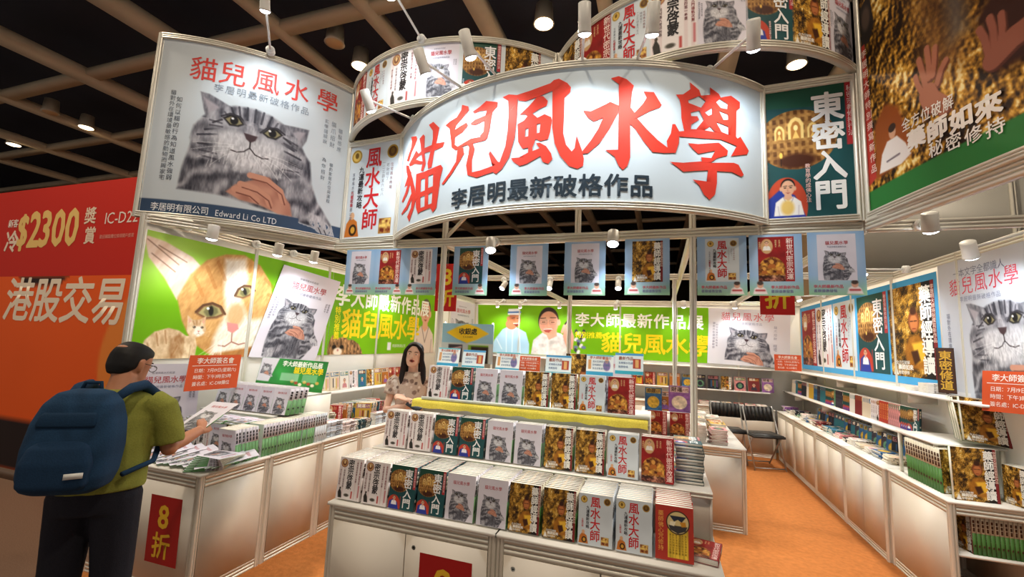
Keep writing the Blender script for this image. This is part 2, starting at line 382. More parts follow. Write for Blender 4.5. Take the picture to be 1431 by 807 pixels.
def paint_ginger(a, ox, oy, k, rot=0):
    """big orange-and-white cat face, three-quarter view, in a 600 x 620 frame"""
    a.local(ox, oy, k, rot); n = a.noise(.05, .016, 31, 3, .5); f = a.noise(.16, .05, 35, 2, .5); X, Y = a.X, a.Y
    O0, O1 = (150, 92, 40), (246, 200, 132); W0, W1 = (206, 186, 160), (255, 253, 248)
    # ear
    m = a.poly([(5, 30), (80, 40), (190, 80), (240, 120), (150, 260), (95, 180), (30, 110)], None, 6); a.mix(m, .3+.6*n, (190, 140, 110), (248, 236, 226))
    for q in ([(20, 45), (140, 120)], [(40, 95), (130, 150)], [(60, 60), (170, 105)]): a.line(q, 5, (110, 78, 62), .6)
    face = [(150, 250), (190, 150), (250, 80), (330, 40), (420, 25), (510, 60), (575, 130), (600, 210), (598, 330), (560, 400), (500, 470), (400, 490), (300, 470), (225, 420), (180, 340)]
    m = a.poly(face, None, 8); a.mix(m, .25+.7*(.5*n+.5*f), O0, O1)
    m = a.poly([(330, 60), (430, 40), (450, 130), (430, 230), (480, 320), (580, 300), (600, 340), (560, 400), (500, 480), (400, 500), (310, 480), (320, 400), (360, 300), (340, 190)], None, 24, .95); a.mix(m, .35+.65*f, W0, W1)
    for q in ([(300, 80), (340, 150)], [(255, 110), (300, 190)], [(460, 40), (455, 95)], [(500, 60), (480, 110)], [(215, 170), (250, 230)], [(545, 120), (590, 150)], [(570, 190), (600, 200)]):
        a.line(q, 16, (176, 110, 52), .4)
    a.ell(410, 300, 42, 55, (222, 150, 92), .2, 22, .75)
    for x, y, k_, r in ((292, 292, 1.0, -.12), (440, 192, .82, -.45)):
        P = lambda pts: [(x+(u*cos(r)-v*sin(r))*k_, y+(u*sin(r)+v*cos(r))*k_) for u, v in pts]
        a.poly(P([(-66, 6), (-34, -28), (10, -36), (48, -18), (66, 18), (30, 32), (-20, 34)]), (120, 82, 54), 9)
        a.poly(P([(-52, 6), (-28, -18), (8, -25), (38, -12), (52, 14), (24, 23), (-18, 24)]), (168, 156, 104), 4)
        a.poly(P([(-30, 2), (-18, -16), (8, -24), (30, -10), (34, 8), (14, 22), (-16, 22)]), (116, 112, 74), 8); a.ell(x+2, y-1, 11*k_, 21*k_, (34, 30, 24), r, 5); a.ell(x-12, y-10, 6, 5, (255, 255, 250))
        a.line(P([(-62, 0), (-32, -26), (8, -34), (46, -18), (66, 16)]), 9, (84, 54, 36), .85)
    a.poly([(372, 335), (425, 340), (432, 362), (405, 382), (380, 372)], (226, 140, 136), 5)
    a.line([(402, 382), (404, 420), (375, 440), (345, 436)], 6, (170, 120, 104)); a.line([(404, 420), (440, 432), (470, 425)], 6, (170, 120, 104))
    m = a.poly([(330, 470), (520, 440), (560, 400), (590, 330), (600, 420), (560, 520), (400, 540), (330, 520)], None, 12); a.mix(m, .3+.5*n, (120, 72, 34), (222, 160, 92))
    for i in range(9): a.line([(360, 410+i*5), (260+i*14, 480+i*10), (205+i*26, 530+i*8)], 2.2, (255, 255, 250), .85)
    m = a.poly([(120, 620), (250, 575), (420, 540), (600, 505), (600, 640), (120, 640)], None, 10); a.mix(m, .3+.6*a.noise(.012, .04, 44), (206, 138, 70), (250, 218, 166))
    a.world()
def paint_kitten(a, ox, oy, k):
    """sandy kitten sitting side-on, head turned to the right"""
    a.local(ox, oy, k); n = a.noise(.07, .04, 51, 3); O0, O1 = (150, 98, 52), (250, 228, 192)
    def fur(q, b=0., soft=5): m = a.poly(q, None, soft); a.mix(m, .3+.7*n+b, O0, O1)
    fur([(4, 178), (18, 128), (52, 92), (105, 74), (150, 84), (186, 108), (208, 150), (210, 205), (150, 214), (40, 214), (10, 204)], .05)
    fur([(120, 120), (150, 100), (182, 120), (176, 205), (128, 210), (112, 165)], -.28, 10)
    fur([(176, 108), (222, 104), (236, 150), (232, 212), (186, 212)], .1); a.line([(208, 150), (207, 210)], 3, (150, 104, 62), .6)
    fur([(182, 60), (178, 14), (204, 34), (232, 32), (262, 14), (264, 52), (270, 78), (256, 104), (226, 114), (196, 104), (182, 84)], .05)
    a.poly([(184, 26), (198, 40), (188, 52)], (222, 160, 140), 3, .8); a.poly([(258, 26), (246, 40), (258, 52)], (222, 160, 140), 3, .8)
    m = a.poly([(222, 62), (246, 62), (262, 92), (236, 108), (212, 94)], None, 8); a.mix(m, .5+.5*n, (226, 204, 176), (255, 250, 242))
    for x in (214, 250): a.ell(x, 66, 6.5, 5, (60, 44, 26), 0, 2); a.ell(x-1.5, 64, 1.6, 1.6, (250, 250, 240))
    a.poly([(230, 82), (242, 82), (236, 89)], (206, 122, 112), 2); a.line([(236, 89), (236, 94), (228, 98)], 2, (140, 90, 70)); a.line([(236, 94), (245, 98)], 2, (140, 90, 70))
    for q in ([(206, 40), (212, 54)], [(222, 36), (224, 52)], [(240, 38), (238, 52)], [(60, 100), (72, 150)], [(92, 86), (104, 140)], [(150, 150), (130, 200)], [(30, 140), (44, 180)]): a.line(q, 6, (160, 102, 52), .5)
    for i in range(4): a.line([(248, 88+i*3), (290, 84+i*8)], 1.2, (255, 255, 250), .8)
    a.world()
def paint_sleeping(a, ox, oy, k):
    """tabby lying flat, brown, in a 160 x 70 frame"""
    a.local(ox, oy, k); n = a.noise(.2, .12, 61, 2)
    m = a.poly([(0, 50), (5, 20), (18, 0), (30, 10), (55, 8), (72, 0), (84, 14), (110, 14), (140, 28), (158, 52), (155, 68), (10, 68)], None, 3)
    a.mix(m, .1+.9*n+np.sin(a.X*.4+n*4)*.15, (52, 36, 24), (222, 168, 112))
    a.ell(28, 36, 9, 6, (24, 18, 14)); a.ell(60, 36, 9, 6, (24, 18, 14)); a.ell(44, 50, 18, 12, (240, 226, 206), 0, 4); a.ell(44, 45, 4, 3, (190, 110, 100)); a.ell(20, 64, 18, 6, (244, 234, 220)); a.ell(150, 66, 12, 5, (244, 240, 230))
    a.world()
def paint_bust(a, ox, oy, k, robe=(238, 236, 240), hair=(30, 26, 26), skin=(222, 172, 142), glasses=False, shade=(70, 60, 150)):
    """head and shoulders or praying figure in a 100 x 120 frame"""
    a.local(ox, oy, k)
    a.poly([(8, 120), (14, 78), (34, 62), (66, 62), (86, 78), (94, 120)], robe, 2)
    a.line([(36, 62), (52, 96), (66, 62)], 3, shade, .7); a.line([(20, 90), (24, 120)], 3, shade, .4); a.line([(80, 90), (78, 120)], 3, shade, .4)
    a.poly([(41, 50), (59, 50), (62, 66), (50, 74), (38, 66)], skin, 2)
    a.ell(50, 28, 21, 24, hair, 0, 2); a.ell(50, 34, 19, 24, skin, 0, 2); a.ell(30, 36, 4, 7, skin); a.ell(70, 36, 4, 7, skin)
    for x in (42, 58):
        a.line([(x-5, 28), (x+5, 27)], 2, hair); a.ell(x, 33, 3.4, 2, (40, 30, 30))
        if glasses: a.line([(x-6, 33), (x+6, 33), (x+6, 38), (x-6, 38), (x-6, 33)], 1, (90, 80, 80))
    a.line([(50, 34), (48, 43), (52, 43)], 1.5, (176, 118, 96)); a.poly([(43, 48), (57, 48), (50, 52)], (172, 74, 70), 1)
    a.world()

def paint_gold(a, box, seed, dark=.35, buddha=True):
    """carved gold-and-brown rock relief with a seated figure"""
    x0, y0, x1, y1 = box; m = ((a.X >= x0) & (a.X <= x1) & (a.Y >= y0) & (a.Y <= y1)).astype(float); w = x1-x0
    f = 9/w; n = a.noise(f, f*.8, seed, 3); d = .012*w; X, Y = a.X, a.Y
    def relief(g, sd): # carved forms lit from the upper left, as the printed photograph shows them
        h = a.noise(g, g*.8, sd, 2); a.X, a.Y = X+d, Y+d; h2 = a.noise(g, g*.8, sd, 2); a.X, a.Y = X, Y; return (h-h2)*g*d
    e = relief(26/w if w > 1 else 14/w, seed+5)*.8+relief(60/w if w > 1 else 24/w, seed+8)*.7+relief(100/w, seed+11)*.35
    v = np.clip(.40+(n-.5)*1.2-dark*.3+e*1.5, 0, 1)
    a.mix(m, np.clip(v*1.7, 0, 1), (30, 16, 6), (206, 150, 50)); hi = np.clip((v-.5)*3.2, 0, 1)*m; a.mix(hi, np.clip((v-.62)*3, 0, 1), (232, 184, 76), (255, 240, 176))
    if buddha:
        h = y1-y0; a.local(x0+w*.34, y0+h*.2, w/100)
        a.poly([(12, 130), (8, 90), (24, 66), (50, 62), (64, 80), (66, 130)], (176, 112, 34), 8, .85); a.poly([(30, 80), (58, 76), (64, 110), (40, 118)], (242, 190, 60), 6)
        a.ell(38, 36, 15, 21, (128, 66, 34), 0, 4); a.ell(38, 40, 11, 17, (190, 116, 66), 0, 4); a.ell(38, 16, 9, 8, (60, 30, 18), 0, 4)
        for x in (33, 43): a.line([(x-4, 36), (x+3, 36)], 2, (50, 24, 14))
        a.line([(34, 51), (42, 51)], 2, (130, 44, 30)); a.poly([(26, 96), (44, 92), (50, 112), (34, 122)], (70, 36, 18), 4)
        a.world()
def paint_niches(a, cx, cy, rx, ry):
    """oval hall of small gilt niches with a bigger one in the middle"""
    m = a.ell(cx, cy, rx, ry, None); n = a.noise(9/rx, 9/rx, 71, 2)
    a.mix(m, .25+.7*n, (90, 52, 20), (214, 164, 92))
    cw = rx/5.5
    gx = np.abs(((a.X-cx)/cw+.5) % 1-.5); gy = ((a.Y-cy)/(cw*1.25)) % 1
    nm = m*np.clip((.34-gx)*6, 0, 1)*np.clip((gy-.22)*8, 0, 1)*np.clip((.95-gy)*8, 0, 1); a.mix(nm*.75, n, (60, 30, 12), (120, 74, 30))
    for dx, hw, hh in ((-.42, .13, .34), (.42, .13, .34), (0, .2, .5)):
        x, y = cx+dx*rx, cy-.02*ry; P = [(x-hw*rx, y), (x-hw*rx, y-hh*ry), (x-hw*rx*.6, y-hh*ry*1.35), (x, y-hh*ry*1.5), (x+hw*rx*.6, y-hh*ry*1.35), (x+hw*rx, y-hh*ry), (x+hw*rx, y)]
        a.poly(P, (238, 206, 128), .03*rx); a.poly([(x+(u-x)*.62, y+(v-y)*.82) for u, v in P], (170, 112, 52), .03*rx)
        a.ell(x, y-hh*ry*.75, hw*rx*.28, hh*ry*.2, (246, 220, 150), 0, .02*rx); a.poly([(x-hw*rx*.45, y-.02*ry), (x, y-hh*ry*.6), (x+hw*rx*.45, y-.02*ry)], (232, 190, 104), .02*rx)
    a.ell(cx, cy+ry*.72, rx*.5, ry*.24, (70, 34, 18), 0, .1*rx)

# --- the six covers, 1 wide x 1.42 high
CW, CH = 1., 1.42
def p_cat(res):
    a = Art(CW, CH, res, 'd9d5e2'); n = a.noise(3, 3, 5, 2); a.mul(n, np.ones_like(n), .03)
    paint_cat(a, .13, .49, .00164, tall=True); return a
def d_cat():
    D = Design(CW, CH, p_cat)
    D.t('貓兒風水學', .21, .27, .125, 'b8343c', sx=.95, bold=.004).t('李居明最新破格作品', .26, .39, .052, '6f7690', gap=.06).t('最懂得風水的是貓', .3, .15, .04, '8a8a9a')
    for x, y, tx in ((.06, .5, '貓對外在環境最敏感'), (.11, .53, '如何從貓的行為'), (.93, .45, '讀懂貓語'), (.88, .45, '招財旺宅')): D.t(tx, x, y, .035, '55586a', 'v', gap=.12)
    return D
def p_pale(res):
    a = Art(CW, CH, res, 'e6dfe0'); a.rect(.03, .03, .97, 1.39, 'e9e3e4')
    for x in (.06, .2, .72, .86): a.rect(x, .05, x+.075, 1.37, 'd8c2c4', .55)
    a.ell(.2, .2, .15, .15, '8a4a34'); a.ell(.2, .2, .125, .125, 'c9a06a'); a.ell(.2, .2, .09, .09, '7a4630'); a.ell(.2, .17, .04, .06, 'e6c890')
    a.poly([(.1, 1.38), (.07, 1.2), (.14, 1.05), (.22, 1.2), (.25, 1.38)], '2c2a26', .01); a.ell(.15, 1.06, .035, .04, '3a3026')
    a.ell(.44, 1.27, .1, .05, '4a4640', 0, .03); a.rect(.62, 1.12, .68, 1.36, 'b4322e', .8); a.rect(.9, .9, .95, 1.3, 'b03a44', .6); return a
def d_mizong():
    D = Design(CW, CH, p_pale); D.t('密宗啓蒙', .5, .06, .265, '1e1c20', 'v', bold=.022, sx=.95, gap=-.05)
    for x, y, tx, c in ((.76, .12, '修持密法的第一本書', '6a2430'), (.9, .1, '唐密真言入門儀軌次第', '8c3440'), (.24, .42, '如何進入密宗世界', '4a3a3c'), (.08, .42, '身口意三密相應', '7a5050')): D.t(tx, x, y, .072, c, 'v', gap=.08, bold=.006)
    return D
def p_dark(res):
    a = Art(CW, CH, res, '1d4a4e'); n = a.noise(4, 4, 8, 3); a.mul(n, np.ones_like(n), .12)
    a.poly([(0, .3), (0, 0), (1, 0), (1, .25), (.6, .12), (.25, .14)], '1f4a3c')
    paint_niches(a, .37, .5, .42, .37); a.rect(.9, 0, 1, .72, 'b4343a')
    a.ell(.22, 1.3, .26, .33, 'c0402e'); a.rect(0, 1.4, .5, 1.42, '1d4a4e')
    a.poly([(.02, 1.42), (.05, 1.18), (.2, 1.1), (.36, 1.2), (.42, 1.42)], '2a3a9a', .02); paint_bust(a, .1, .98, .0024*1.05, (244, 240, 244), shade=(150, 150, 190))
    a.rect(.455, 1.0, .485, 1.4, 'a03a3c', .85); a.line([(.3, .84), (.3, .72)], .012, '2a1a10'); a.ell(.3, .7, .02, .035, 'ffd060'); return a
def d_dongmi():
    D = Design(CW, CH, p_dark); D.t('東密入門', .71, .1, .32, 'f4f4f6', 'v', bold=.02, gap=-.02)
    D.t('秘密宗教修持行法', .95, .05, .075, 'f0d8d8', 'v').t('教育學的成佛心法', .47, 1.0, .045, 'f0e0e0', 'v').t('揭開成佛之路', .04, .95, .04, 'c8d8f0', 'v')
    return D
def p_gold(res):
    a = Art(CW, CH, res, '24140c'); paint_gold(a, (0, 0, .78, 1.42), 13); a.rect(.76, 0, .93, 1.42, '17110e', .92); a.rect(.93, 0, 1, 1.42, '8c2a2c', .9)
    a.rect(.05, 1.22, .42, 1.36, 'ece4d8', .25); a.poly([(.04, 1.4), (.1, 1.25), (.16, 1.4)], 'f0ece8', .01); return a
def d_yaoshi():
    D = Design(CW, CH, p_gold); D.t('藥師經導讀', .82, .06, .265, 'f0efe9', 'v', bold=.028, sx=.85, gap=-.02)
    D.t('全方位破解', .12, 1.2, .062, 'f6f2ea', bold=.01).t('藥師如來', .16, 1.275, .085, 'f6f2ea', bold=.03).t('秘密修持', .16, 1.36, .062, 'f6f2ea', bold=.01)
    D.t('李居明大師特別撰寫新作品', .965, .06, .07, 'f4d8c8', 'v'); return D
def p_blue(res):
    a = Art(CW, CH, res, 'd3dde6'); n = a.noise(2, 2, 15, 2); a.mul(n, np.ones_like(n), .05)
    for x in (.16, .84):
        a.ell(x, .17, .1, .1, 'a8842e'); a.ell(x, .17, .075, .075, 'd9b860' if x < .5 else '5a3a1c'); a.ell(x, .16, .035, .045, '7a5a20')
    a.poly([(.03, 1.38), (.06, 1.18), (.14, 1.08), (.26, 1.16), (.31, 1.38)], 'c8742c', .012); a.ell(.16, 1.07, .045, .055, 'e0b088'); a.ell(.19, 1.28, .075, .085, '3a2414'); a.ell(.19, 1.28, .04, .05, 'd8a038')
    a.rect(.68, 1.14, .9, 1.36, 'b07a2a')
    q = a.noise(16, 16, 27, 2); m = ((a.X > .69) & (a.X < .89) & (a.Y > 1.15) & (a.Y < 1.35)).astype(float); a.mix(m, (q-.3)*2.2, (110, 40, 20), (240, 206, 110)); return a
def d_fengshui():
    D = Design(CW, CH, p_blue); D.t('風水大師', .5, .07, .31, 'c4262c', 'v', bold=.02, sx=.95, gap=-.01)
    D.t('九運最新攻略', .28, .34, .105, '23232c', 'v', bold=.016, gap=.0)
    for x, y, tx, c in ((.13, .42, '玄學風水的秘密全面公開', '6a7080'), (.7, .3, '一二三四五六七八', '70727e'), (.85, .34, '住宅風水佈局', '8a5a5c'), (.78, .34, '旺財旺丁', '7a7c88')): D.t(tx, x, y, .055, c, 'v', gap=.2)
    D.t('九龍吐珠', .13, .7, .06, 'c4262c', 'v', bold=.01); return D
def p_red(res):
    a = Art(CW, CH, res, '8e1c1c'); n = a.noise(5, 5, 31, 3); a.mul(n, np.ones_like(n), .2)
    a.rect(.76, 0, 1, 1.42, 'a32a2c'); a.ell(.25, .3, .17, .24, 'c9a070', 0, .02); paint_bust(a, .12, .12, .0026, (236, 230, 222), shade=(170, 160, 150))
    m = a.ell(.38, 1.08, .38, .44, None, 0, .02)*(a.Y < 1.3); q = a.noise(9, 9, 33, 3); a.mix(m, (q-.25)*1.9, (70, 20, 8), (236, 176, 72))
    for x, y, s in ((.38, .8, 1.), (.17, 1.02, .8), (.58, 1.02, .8)):
        a.ell(x, y, .06*s, .075*s, 'd89a4a', 0, .02); a.poly([(x-.12*s, y+.2*s), (x-.08*s, y+.07*s), (x+.08*s, y+.07*s), (x+.12*s, y+.2*s)], 'b0642a', .015)
    m = (a.Y > 1.22)*(a.X < .76)*1.; a.mix(m*.85, (a.noise(14, 14, 37, 2)-.3)*2.2, (40, 14, 10), (206, 150, 120)); return a
def d_newage():
    D = Design(CW, CH, p_red); D.t('新世代密宗改運', .875, .05, .19, 'f6d8d0', 'v', bold=.014, gap=-.01)
    for x, y, tx in ((.5, .1, '密宗真言'), (.6, .1, '改運法門'), (.05, .15, '實踐修行')): D.t(tx, x, y, .06, 'f0c890', 'v')
    return D
def p_disc(res):
    a = Art(CW, CH, res, 'b5382c'); a.rect(.33, .6, .87, 1.34, 'd6b33a'); n = a.noise(20, 2, 41, 2); m = ((a.X > .33) & (a.X < .87) & (a.Y > .6) & (a.Y < 1.34))*1.; a.mul(n, m, .3)
    a.ell(.6, .42, .31, .31, '3a2a20'); a.ell(.6, .42, .28, .28, 'd9c48a'); a.poly([(.38, .25), (.82, .25), (.7, .4), (.6, .34), (.5, .4)], '2a3040'); a.poly([(.35, .5), (.85, .5), (.8, .62), (.6, .7), (.4, .62)], '3c3a3c')
    a.poly([(.4, .4), (.55, .4), (.5, .52), (.38, .5)], 'f0e6c8'); a.poly([(.65, .4), (.8, .38), (.82, .5), (.7, .52)], 'c98a2a'); return a
def d_disc():
    D = Design(CW, CH, p_disc); D.t('藥師佛心咒修持', .15, .15, .15, 'e8a050', 'v', bold=.01)
    for i in range(6): D.t('東方淨琉璃世界藥', .4+i*.08, .72, .06, '8a6a1a', 'v', gap=.1)
    return D
COV = dict(cat=d_cat(), mizong=d_mizong(), dongmi=d_dongmi(), yaoshi=d_yaoshi(), fengshui=d_fengshui(), newage=d_newage(), disc=d_disc())
COVTXT = dict(cat='pale grey tabby-cat cover', mizong='pale cover with black brush title', dongmi='dark teal cover with gilt niches', yaoshi='gold relief cover with white title strip',
              fengshui='pale blue cover with red title', newage='red cover with gold arch', disc='red and yellow cover with round emblem')
SPINE = dict(cat='cfcad6', mizong='ddd2d2', dongmi='1c3f46', yaoshi='3a2014', fengshui='d0d8e2', newage='8e2422', disc='b5382c')
# brush lettering of the big title: outlines (and holes) on the banner, mm along the arc from its middle / mm above the floor
BRUSH = [[[(-1342,3350),(-1217,3310),(-1195,3279),(-1234,3239),(-1299,3191),(-1351,3134),(-1414,3160),(-1374,3199),(-1314,3252),(-1306,3296)]],[[(-1149,3262),(-1084,3277),(-1058,3253),(-1053,3170),(-1036,3075),(-1014,3010),(-1048,2954),(-1084,2971),(-1064,3040),(-1099,3125),(-1123,3208)]],[[(-1005,3329),(-942,3332),(-855,3255),(-873,3171),(-904,3066),(-925,2957),(-974,2956),(-987,3003),(-955,3095),(-934,3190),(-941,3258)]],[[(-1345,3105),(-1251,3144),(-1196,3179),(-1146,3132),(-1045,3149),(-904,3138),(-778,3118),(-796,3085),(-876,3083),(-1025,3102),(-1127,3110),(-1198,3103),(-1121,3064),(-1059,3041),(-1085,3024),(-1221,3069),(-1305,3075)]],[[(-1421,3122),(-1343,3093),(-1238,2955),(-1167,2838),(-1133,2763),(-1173,2669),(-1239,2582),(-1295,2636),(-1222,2695),(-1216,2783),(-1274,2905),(-1389,3048)]],[[(-1312,2977),(-1257,2938),(-1327,2842),(-1430,2792),(-1480,2813),(-1379,2872)]],[[(-1236,2818),(-1188,2784),(-1308,2700),(-1435,2683),(-1462,2702),(-1336,2737)]],[[(-1311,3039),(-1266,3010),(-1354,2927),(-1425,2925)]],[[(-1163,2964),(-1019,2946),(-808,2945),(-780,2914),(-802,2843),(-828,2614),(-869,2587),(-908,2629),(-1060,2624),(-1082,2614),(-1126,2674),(-1158,2843)],[(-1074,2895),(-1007,2889),(-1000,2787),(-1065,2788)],[(-962,2895),(-897,2893),(-891,2796),(-955,2796)],[(-1062,2747),(-995,2746),(-989,2656),(-1048,2657)],[(-945,2746),(-891,2748),(-893,2661),(-940,2660)]],[[(-612,3360),(-550,3330),(-543,3298),(-604,3254),(-664,3215),(-671,3183),(-618,3196),(-558,3207),(-543,3183),(-596,3142),(-666,3126),(-665,3064),(-633,3042),(-508,3073),(-414,3066),(-362,3068),(-382,3033),(-505,3033),(-588,3032),(-649,3019),(-694,3051),(-715,3139),(-730,3207),(-778,3249),(-735,3264),(-660,3277),(-618,3320)]],[[(-508,3275),(-443,3298),(-392,3328),(-295,3296),(-297,3263),(-335,3232),(-350,3118),(-368,3043),(-412,3039),(-430,3076),(-401,3102),(-398,3181),(-482,3167),(-524,3187),(-485,3208),(-393,3219),(-380,3256),(-441,3264),(-488,3259)]],[[(-632,3029),(-574,3022),(-567,2973),(-606,2922),(-681,2843),(-761,2779),(-783,2790),(-701,2861),(-642,2929)]],[[(-548,3056),(-489,3036),(-470,2986),(-489,2911),(-483,2818),(-414,2819),(-314,2835),(-347,2929),(-337,2947),(-273,2860),(-245,2846),(-257,2813),(-311,2790),(-441,2772),(-522,2805),(-541,2881),(-524,2957),(-520,3010)]],[[(-260,3324),(-211,3334),(-146,3316),(-144,3270),(-145,3152),(-154,3012),(-190,2877),(-239,2803),(-282,2774),(-304,2787),(-305,2803),(-258,2856),(-220,2962),(-209,3071),(-207,3194),(-214,3288)]],[[(-157,3316),(-55,3331),(82,3363),(105,3383),(138,3389),(195,3352),(219,3320),(216,3286),(179,3249),(180,3141),(177,3004),(197,2925),(235,2877),(253,2898),(264,2984),(279,2940),(303,2872),(313,2824),(309,2777),(274,2759),(219,2780),(162,2850),(123,2940),(105,3049),(101,3198),(98,3308),(7,3280),(-87,3260),(-134,3273)]],[[(-125,3169),(-61,3220),(-3,3282),(36,3278),(69,3240),(62,3207),(10,3189),(-34,3165),(2,3130),(50,3149),(94,3124),(101,3099),(92,3021),(79,2973),(27,2964),(-2,2982),(-54,2929),(-94,2924),(-127,2978),(-137,3105),(-92,3123),(-68,3150),(-84,3168)],[(-80,3061),(-57,3068),(-57,3008),(-80,3006)],[(-1,3086),(25,3089),(20,3024),(1,3021)]],[[(-55,2934),(-53,2894),(-117,2867),(-174,2869),(-157,2842),(-109,2807),(-60,2816),(31,2861),(47,2820),(85,2803),(112,2834),(101,2874),(67,2926),(23,2954),(-1,2952),(24,2915),(-24,2900),(-25,2925),(-7,2972),(-46,2967)]],[[(474,3369),(524,3384),(575,3363),(621,3320),(610,3275),(602,3168),(600,3033),(602,2834),(585,2777),(556,2750),(531,2776),(504,2837),(446,2881),(526,2884),(526,3032),(527,3176),(525,3328)]],[[(301,3152),(351,3145),(445,3191),(472,3207),(527,3181),(523,3128),(470,3022),(409,2927),(339,2862),(299,2858),(303,2877),(355,2947),(399,3023),(429,3099),(371,3074),(334,3102)]],[[(685,3282),(750,3283),(802,3199),(788,3179),(723,3150),(645,3102),(595,3081),(590,3139),(604,3168),(627,3135),(681,3200),(704,3241)]],[[(600,3086),(645,3097),(705,3028),(779,2957),(840,2914),(835,2957),(863,3012),(873,3075),(892,3077),(921,3028),(916,2950),(894,2883),(816,2875),(742,2877),(687,2942),(632,3025),(600,3057)]],[[(897,3279),(948,3288),(1001,3332),(995,3379),(1063,3335),(1076,3298),(1147,3317),(1143,3369),(1213,3337),(1228,3314),(1315,3347),(1392,3319),(1391,3278),(1361,3251),(1351,3064),(1364,3054),(1390,3073),(1466,2990),(1447,2960),(1304,2919),(1355,3000),(1222,3020),(1093,3005),(921,2995),(915,3030),(953,3037),(934,3123),(932,3200),(922,3250)],[(981,3251),(1062,3293),(1110,3265),(1075,3214),(987,3233)],[(1000,3170),(1061,3192),(1095,3133),(1039,3061),(999,3055),(1002,3087),(1060,3128),(1047,3151),(1003,3145)],[(1102,3186),(1160,3228),(1159,3183),(1130,3167)],[(1190,3273),(1220,3302),(1286,3280),(1280,3243),(1227,3241)],[(1211,3219),(1287,3208),(1287,3169),(1248,3161)],[(1187,3136),(1286,3123),(1287,3064),(1231,3073)],[(1094,3062),(1143,3096),(1179,3063)]],[[(979,2958),(1052,2961),(1207,2995),(1279,2953),(1273,2920),(1190,2886),(1140,2847),(1327,2878),(1368,2872),(1413,2810),(1390,2793),(1310,2811),(1189,2798),(1187,2716),(1172,2639),(1129,2599),(1088,2629),(1055,2686),(1009,2718),(1110,2718),(1121,2794),(945,2763),(901,2793),(855,2820),(946,2823),(1077,2848),(1071,2875),(1147,2880),(1177,2935),(1051,2895),(1011,2924)]]]
# ---------------------------------------------------------------- the setting: hall and booth shell
ALU = 'dcd8cc'; WHT = 'e6e4de'
_tn = [0]
def trim(mb, mats='aluminium'):
    _tn[0] += 1; return struct(mb.build('trim_%d' % _tn[0], mats))
def prism(mb, poly, o, U, V, Wv, col, mat=0):
    o, U, V, Wv = (np.asarray(t, float) for t in (o, U, V, Wv)); P = np.array([o+a*U+b*V for a, b in poly]); n = len(P)
    mb.add(np.concatenate([P, P+Wv]), [(i, (i+1) % n, n+(i+1) % n, n+i) for i in range(n)], col, mat)
    t = [tuple(r) for r in tessellate_polygon([[Vector((a, b, 0)) for a, b in poly]])]
    mb.add(P, t, col, mat); mb.add(P+Wv, [r[::-1] for r in t], col, mat)
def notched(s):
    P = []
    for k in range(4):
        c, q = cos(k*pi/2), sin(k*pi/2)
        for a, b in ((-.5, 1), (-.16, 1), (-.16, .55), (.16, .55), (.16, 1), (.5, 1)): P.append(((a*c+b*q)*s/2, (-a*q+b*c)*s/2))
    return P
def post(mb, x, y, z0, z1, s=.042, col=ALU): prism(mb, notched(s), (x, y, z0), (1, 0, 0), (0, 1, 0), (0, 0, z1-z0), col)
def beam_prof(h, t, n=2):
    """(out, up) section of an extruded rail with n long grooves in each face"""
    P = [(-t/2, 0), (t/2, 0)]
    g = [h*(i+1)/(n+1) for i in range(n)]
    for z in g: P += [(t/2, z-.0035), (t/2-.014, z-.0035), (t/2-.014, z+.0035), (t/2, z+.0035)]
    P += [(t/2, h), (-t/2, h)]
    for z in g[::-1]: P += [(-t/2, z+.0035), (-t/2+.014, z+.0035), (-t/2+.014, z-.0035), (-t/2, z-.0035)]
    return P
def rail(mb, a, b, z, h=.07, t=.04, col=ALU, n=2):
    a = np.array(a, float); b = np.array(b, float); d = (b-a)/np.linalg.norm(b-a); nn = (d[1], -d[0])
    mb.extr(beam_prof(h, t, n), [(a[0], a[1], z), (b[0], b[1], z)], [nn, nn], col)

mb = MB(); mb.box((-40, -8, -.05), (30, 40, 0), '7d6352'); struct(mb.build('floor', 'carpet'))
mb = MB(); mb.box((-3.72, 1.95, 0), (2.3, 8.55, .006), 'd08448'); struct(mb.build('floor_booth_carpet', 'booth_carpet'))
mb = MB(); mb.box((-40, -8, 7.3), (30, 40, 7.4), '262b3a'); ceil = struct(mb.build('ceiling', 'ceiling_paint'))
for x, w in ((-19.3, .3), (-16.6, .3), (-13.8, .3), (-10.9, .42), (-8, .42), (-5.9, .2), (-4.2, .22), (-2.55, .28), (-.75, .2), (1.1, .3), (3., .22), (5.2, .3), (8, .3), (11, .3), (14, .3)):
    mb = MB(); mb.box((x-w/2, -6, 6.5), (x+w/2, 38, 6.66), 'c4b59c'); struct(mb.build('ceiling_beam', 'ceiling_paint', ceil))
for y, w in ((-1, .22), (1, .22), (3, .22), (5, .24), (7.05, .22), (9.1, .24), (11.2, .22), (13.3, .24), (15.4, .22), (17.5, .24), (20, .24), (23, .24), (27, .24), (32, .24)):
    mb = MB(); mb.box((-38, y-w/2, 6.52), (28, y+w/2, 6.64), 'bcae96'); struct(mb.build('ceiling_beam', 'ceiling_paint', ceil))
mb = MB(); mb.box((-40, 38, 0), (30, 38.2, 7.3), '57493c'); struct(mb.build('wall_far', 'panel'))
mb = MB(); mb.box((28, -8, 0), (28.2, 38, 7.3), '6a5a4a'); struct(mb.build('wall_hall_right', 'panel'))
mb = MB(); mb.box((-39, -8, 0), (-38.8, 38, 7.3), '57493c'); struct(mb.build('wall_hall_left', 'panel'))

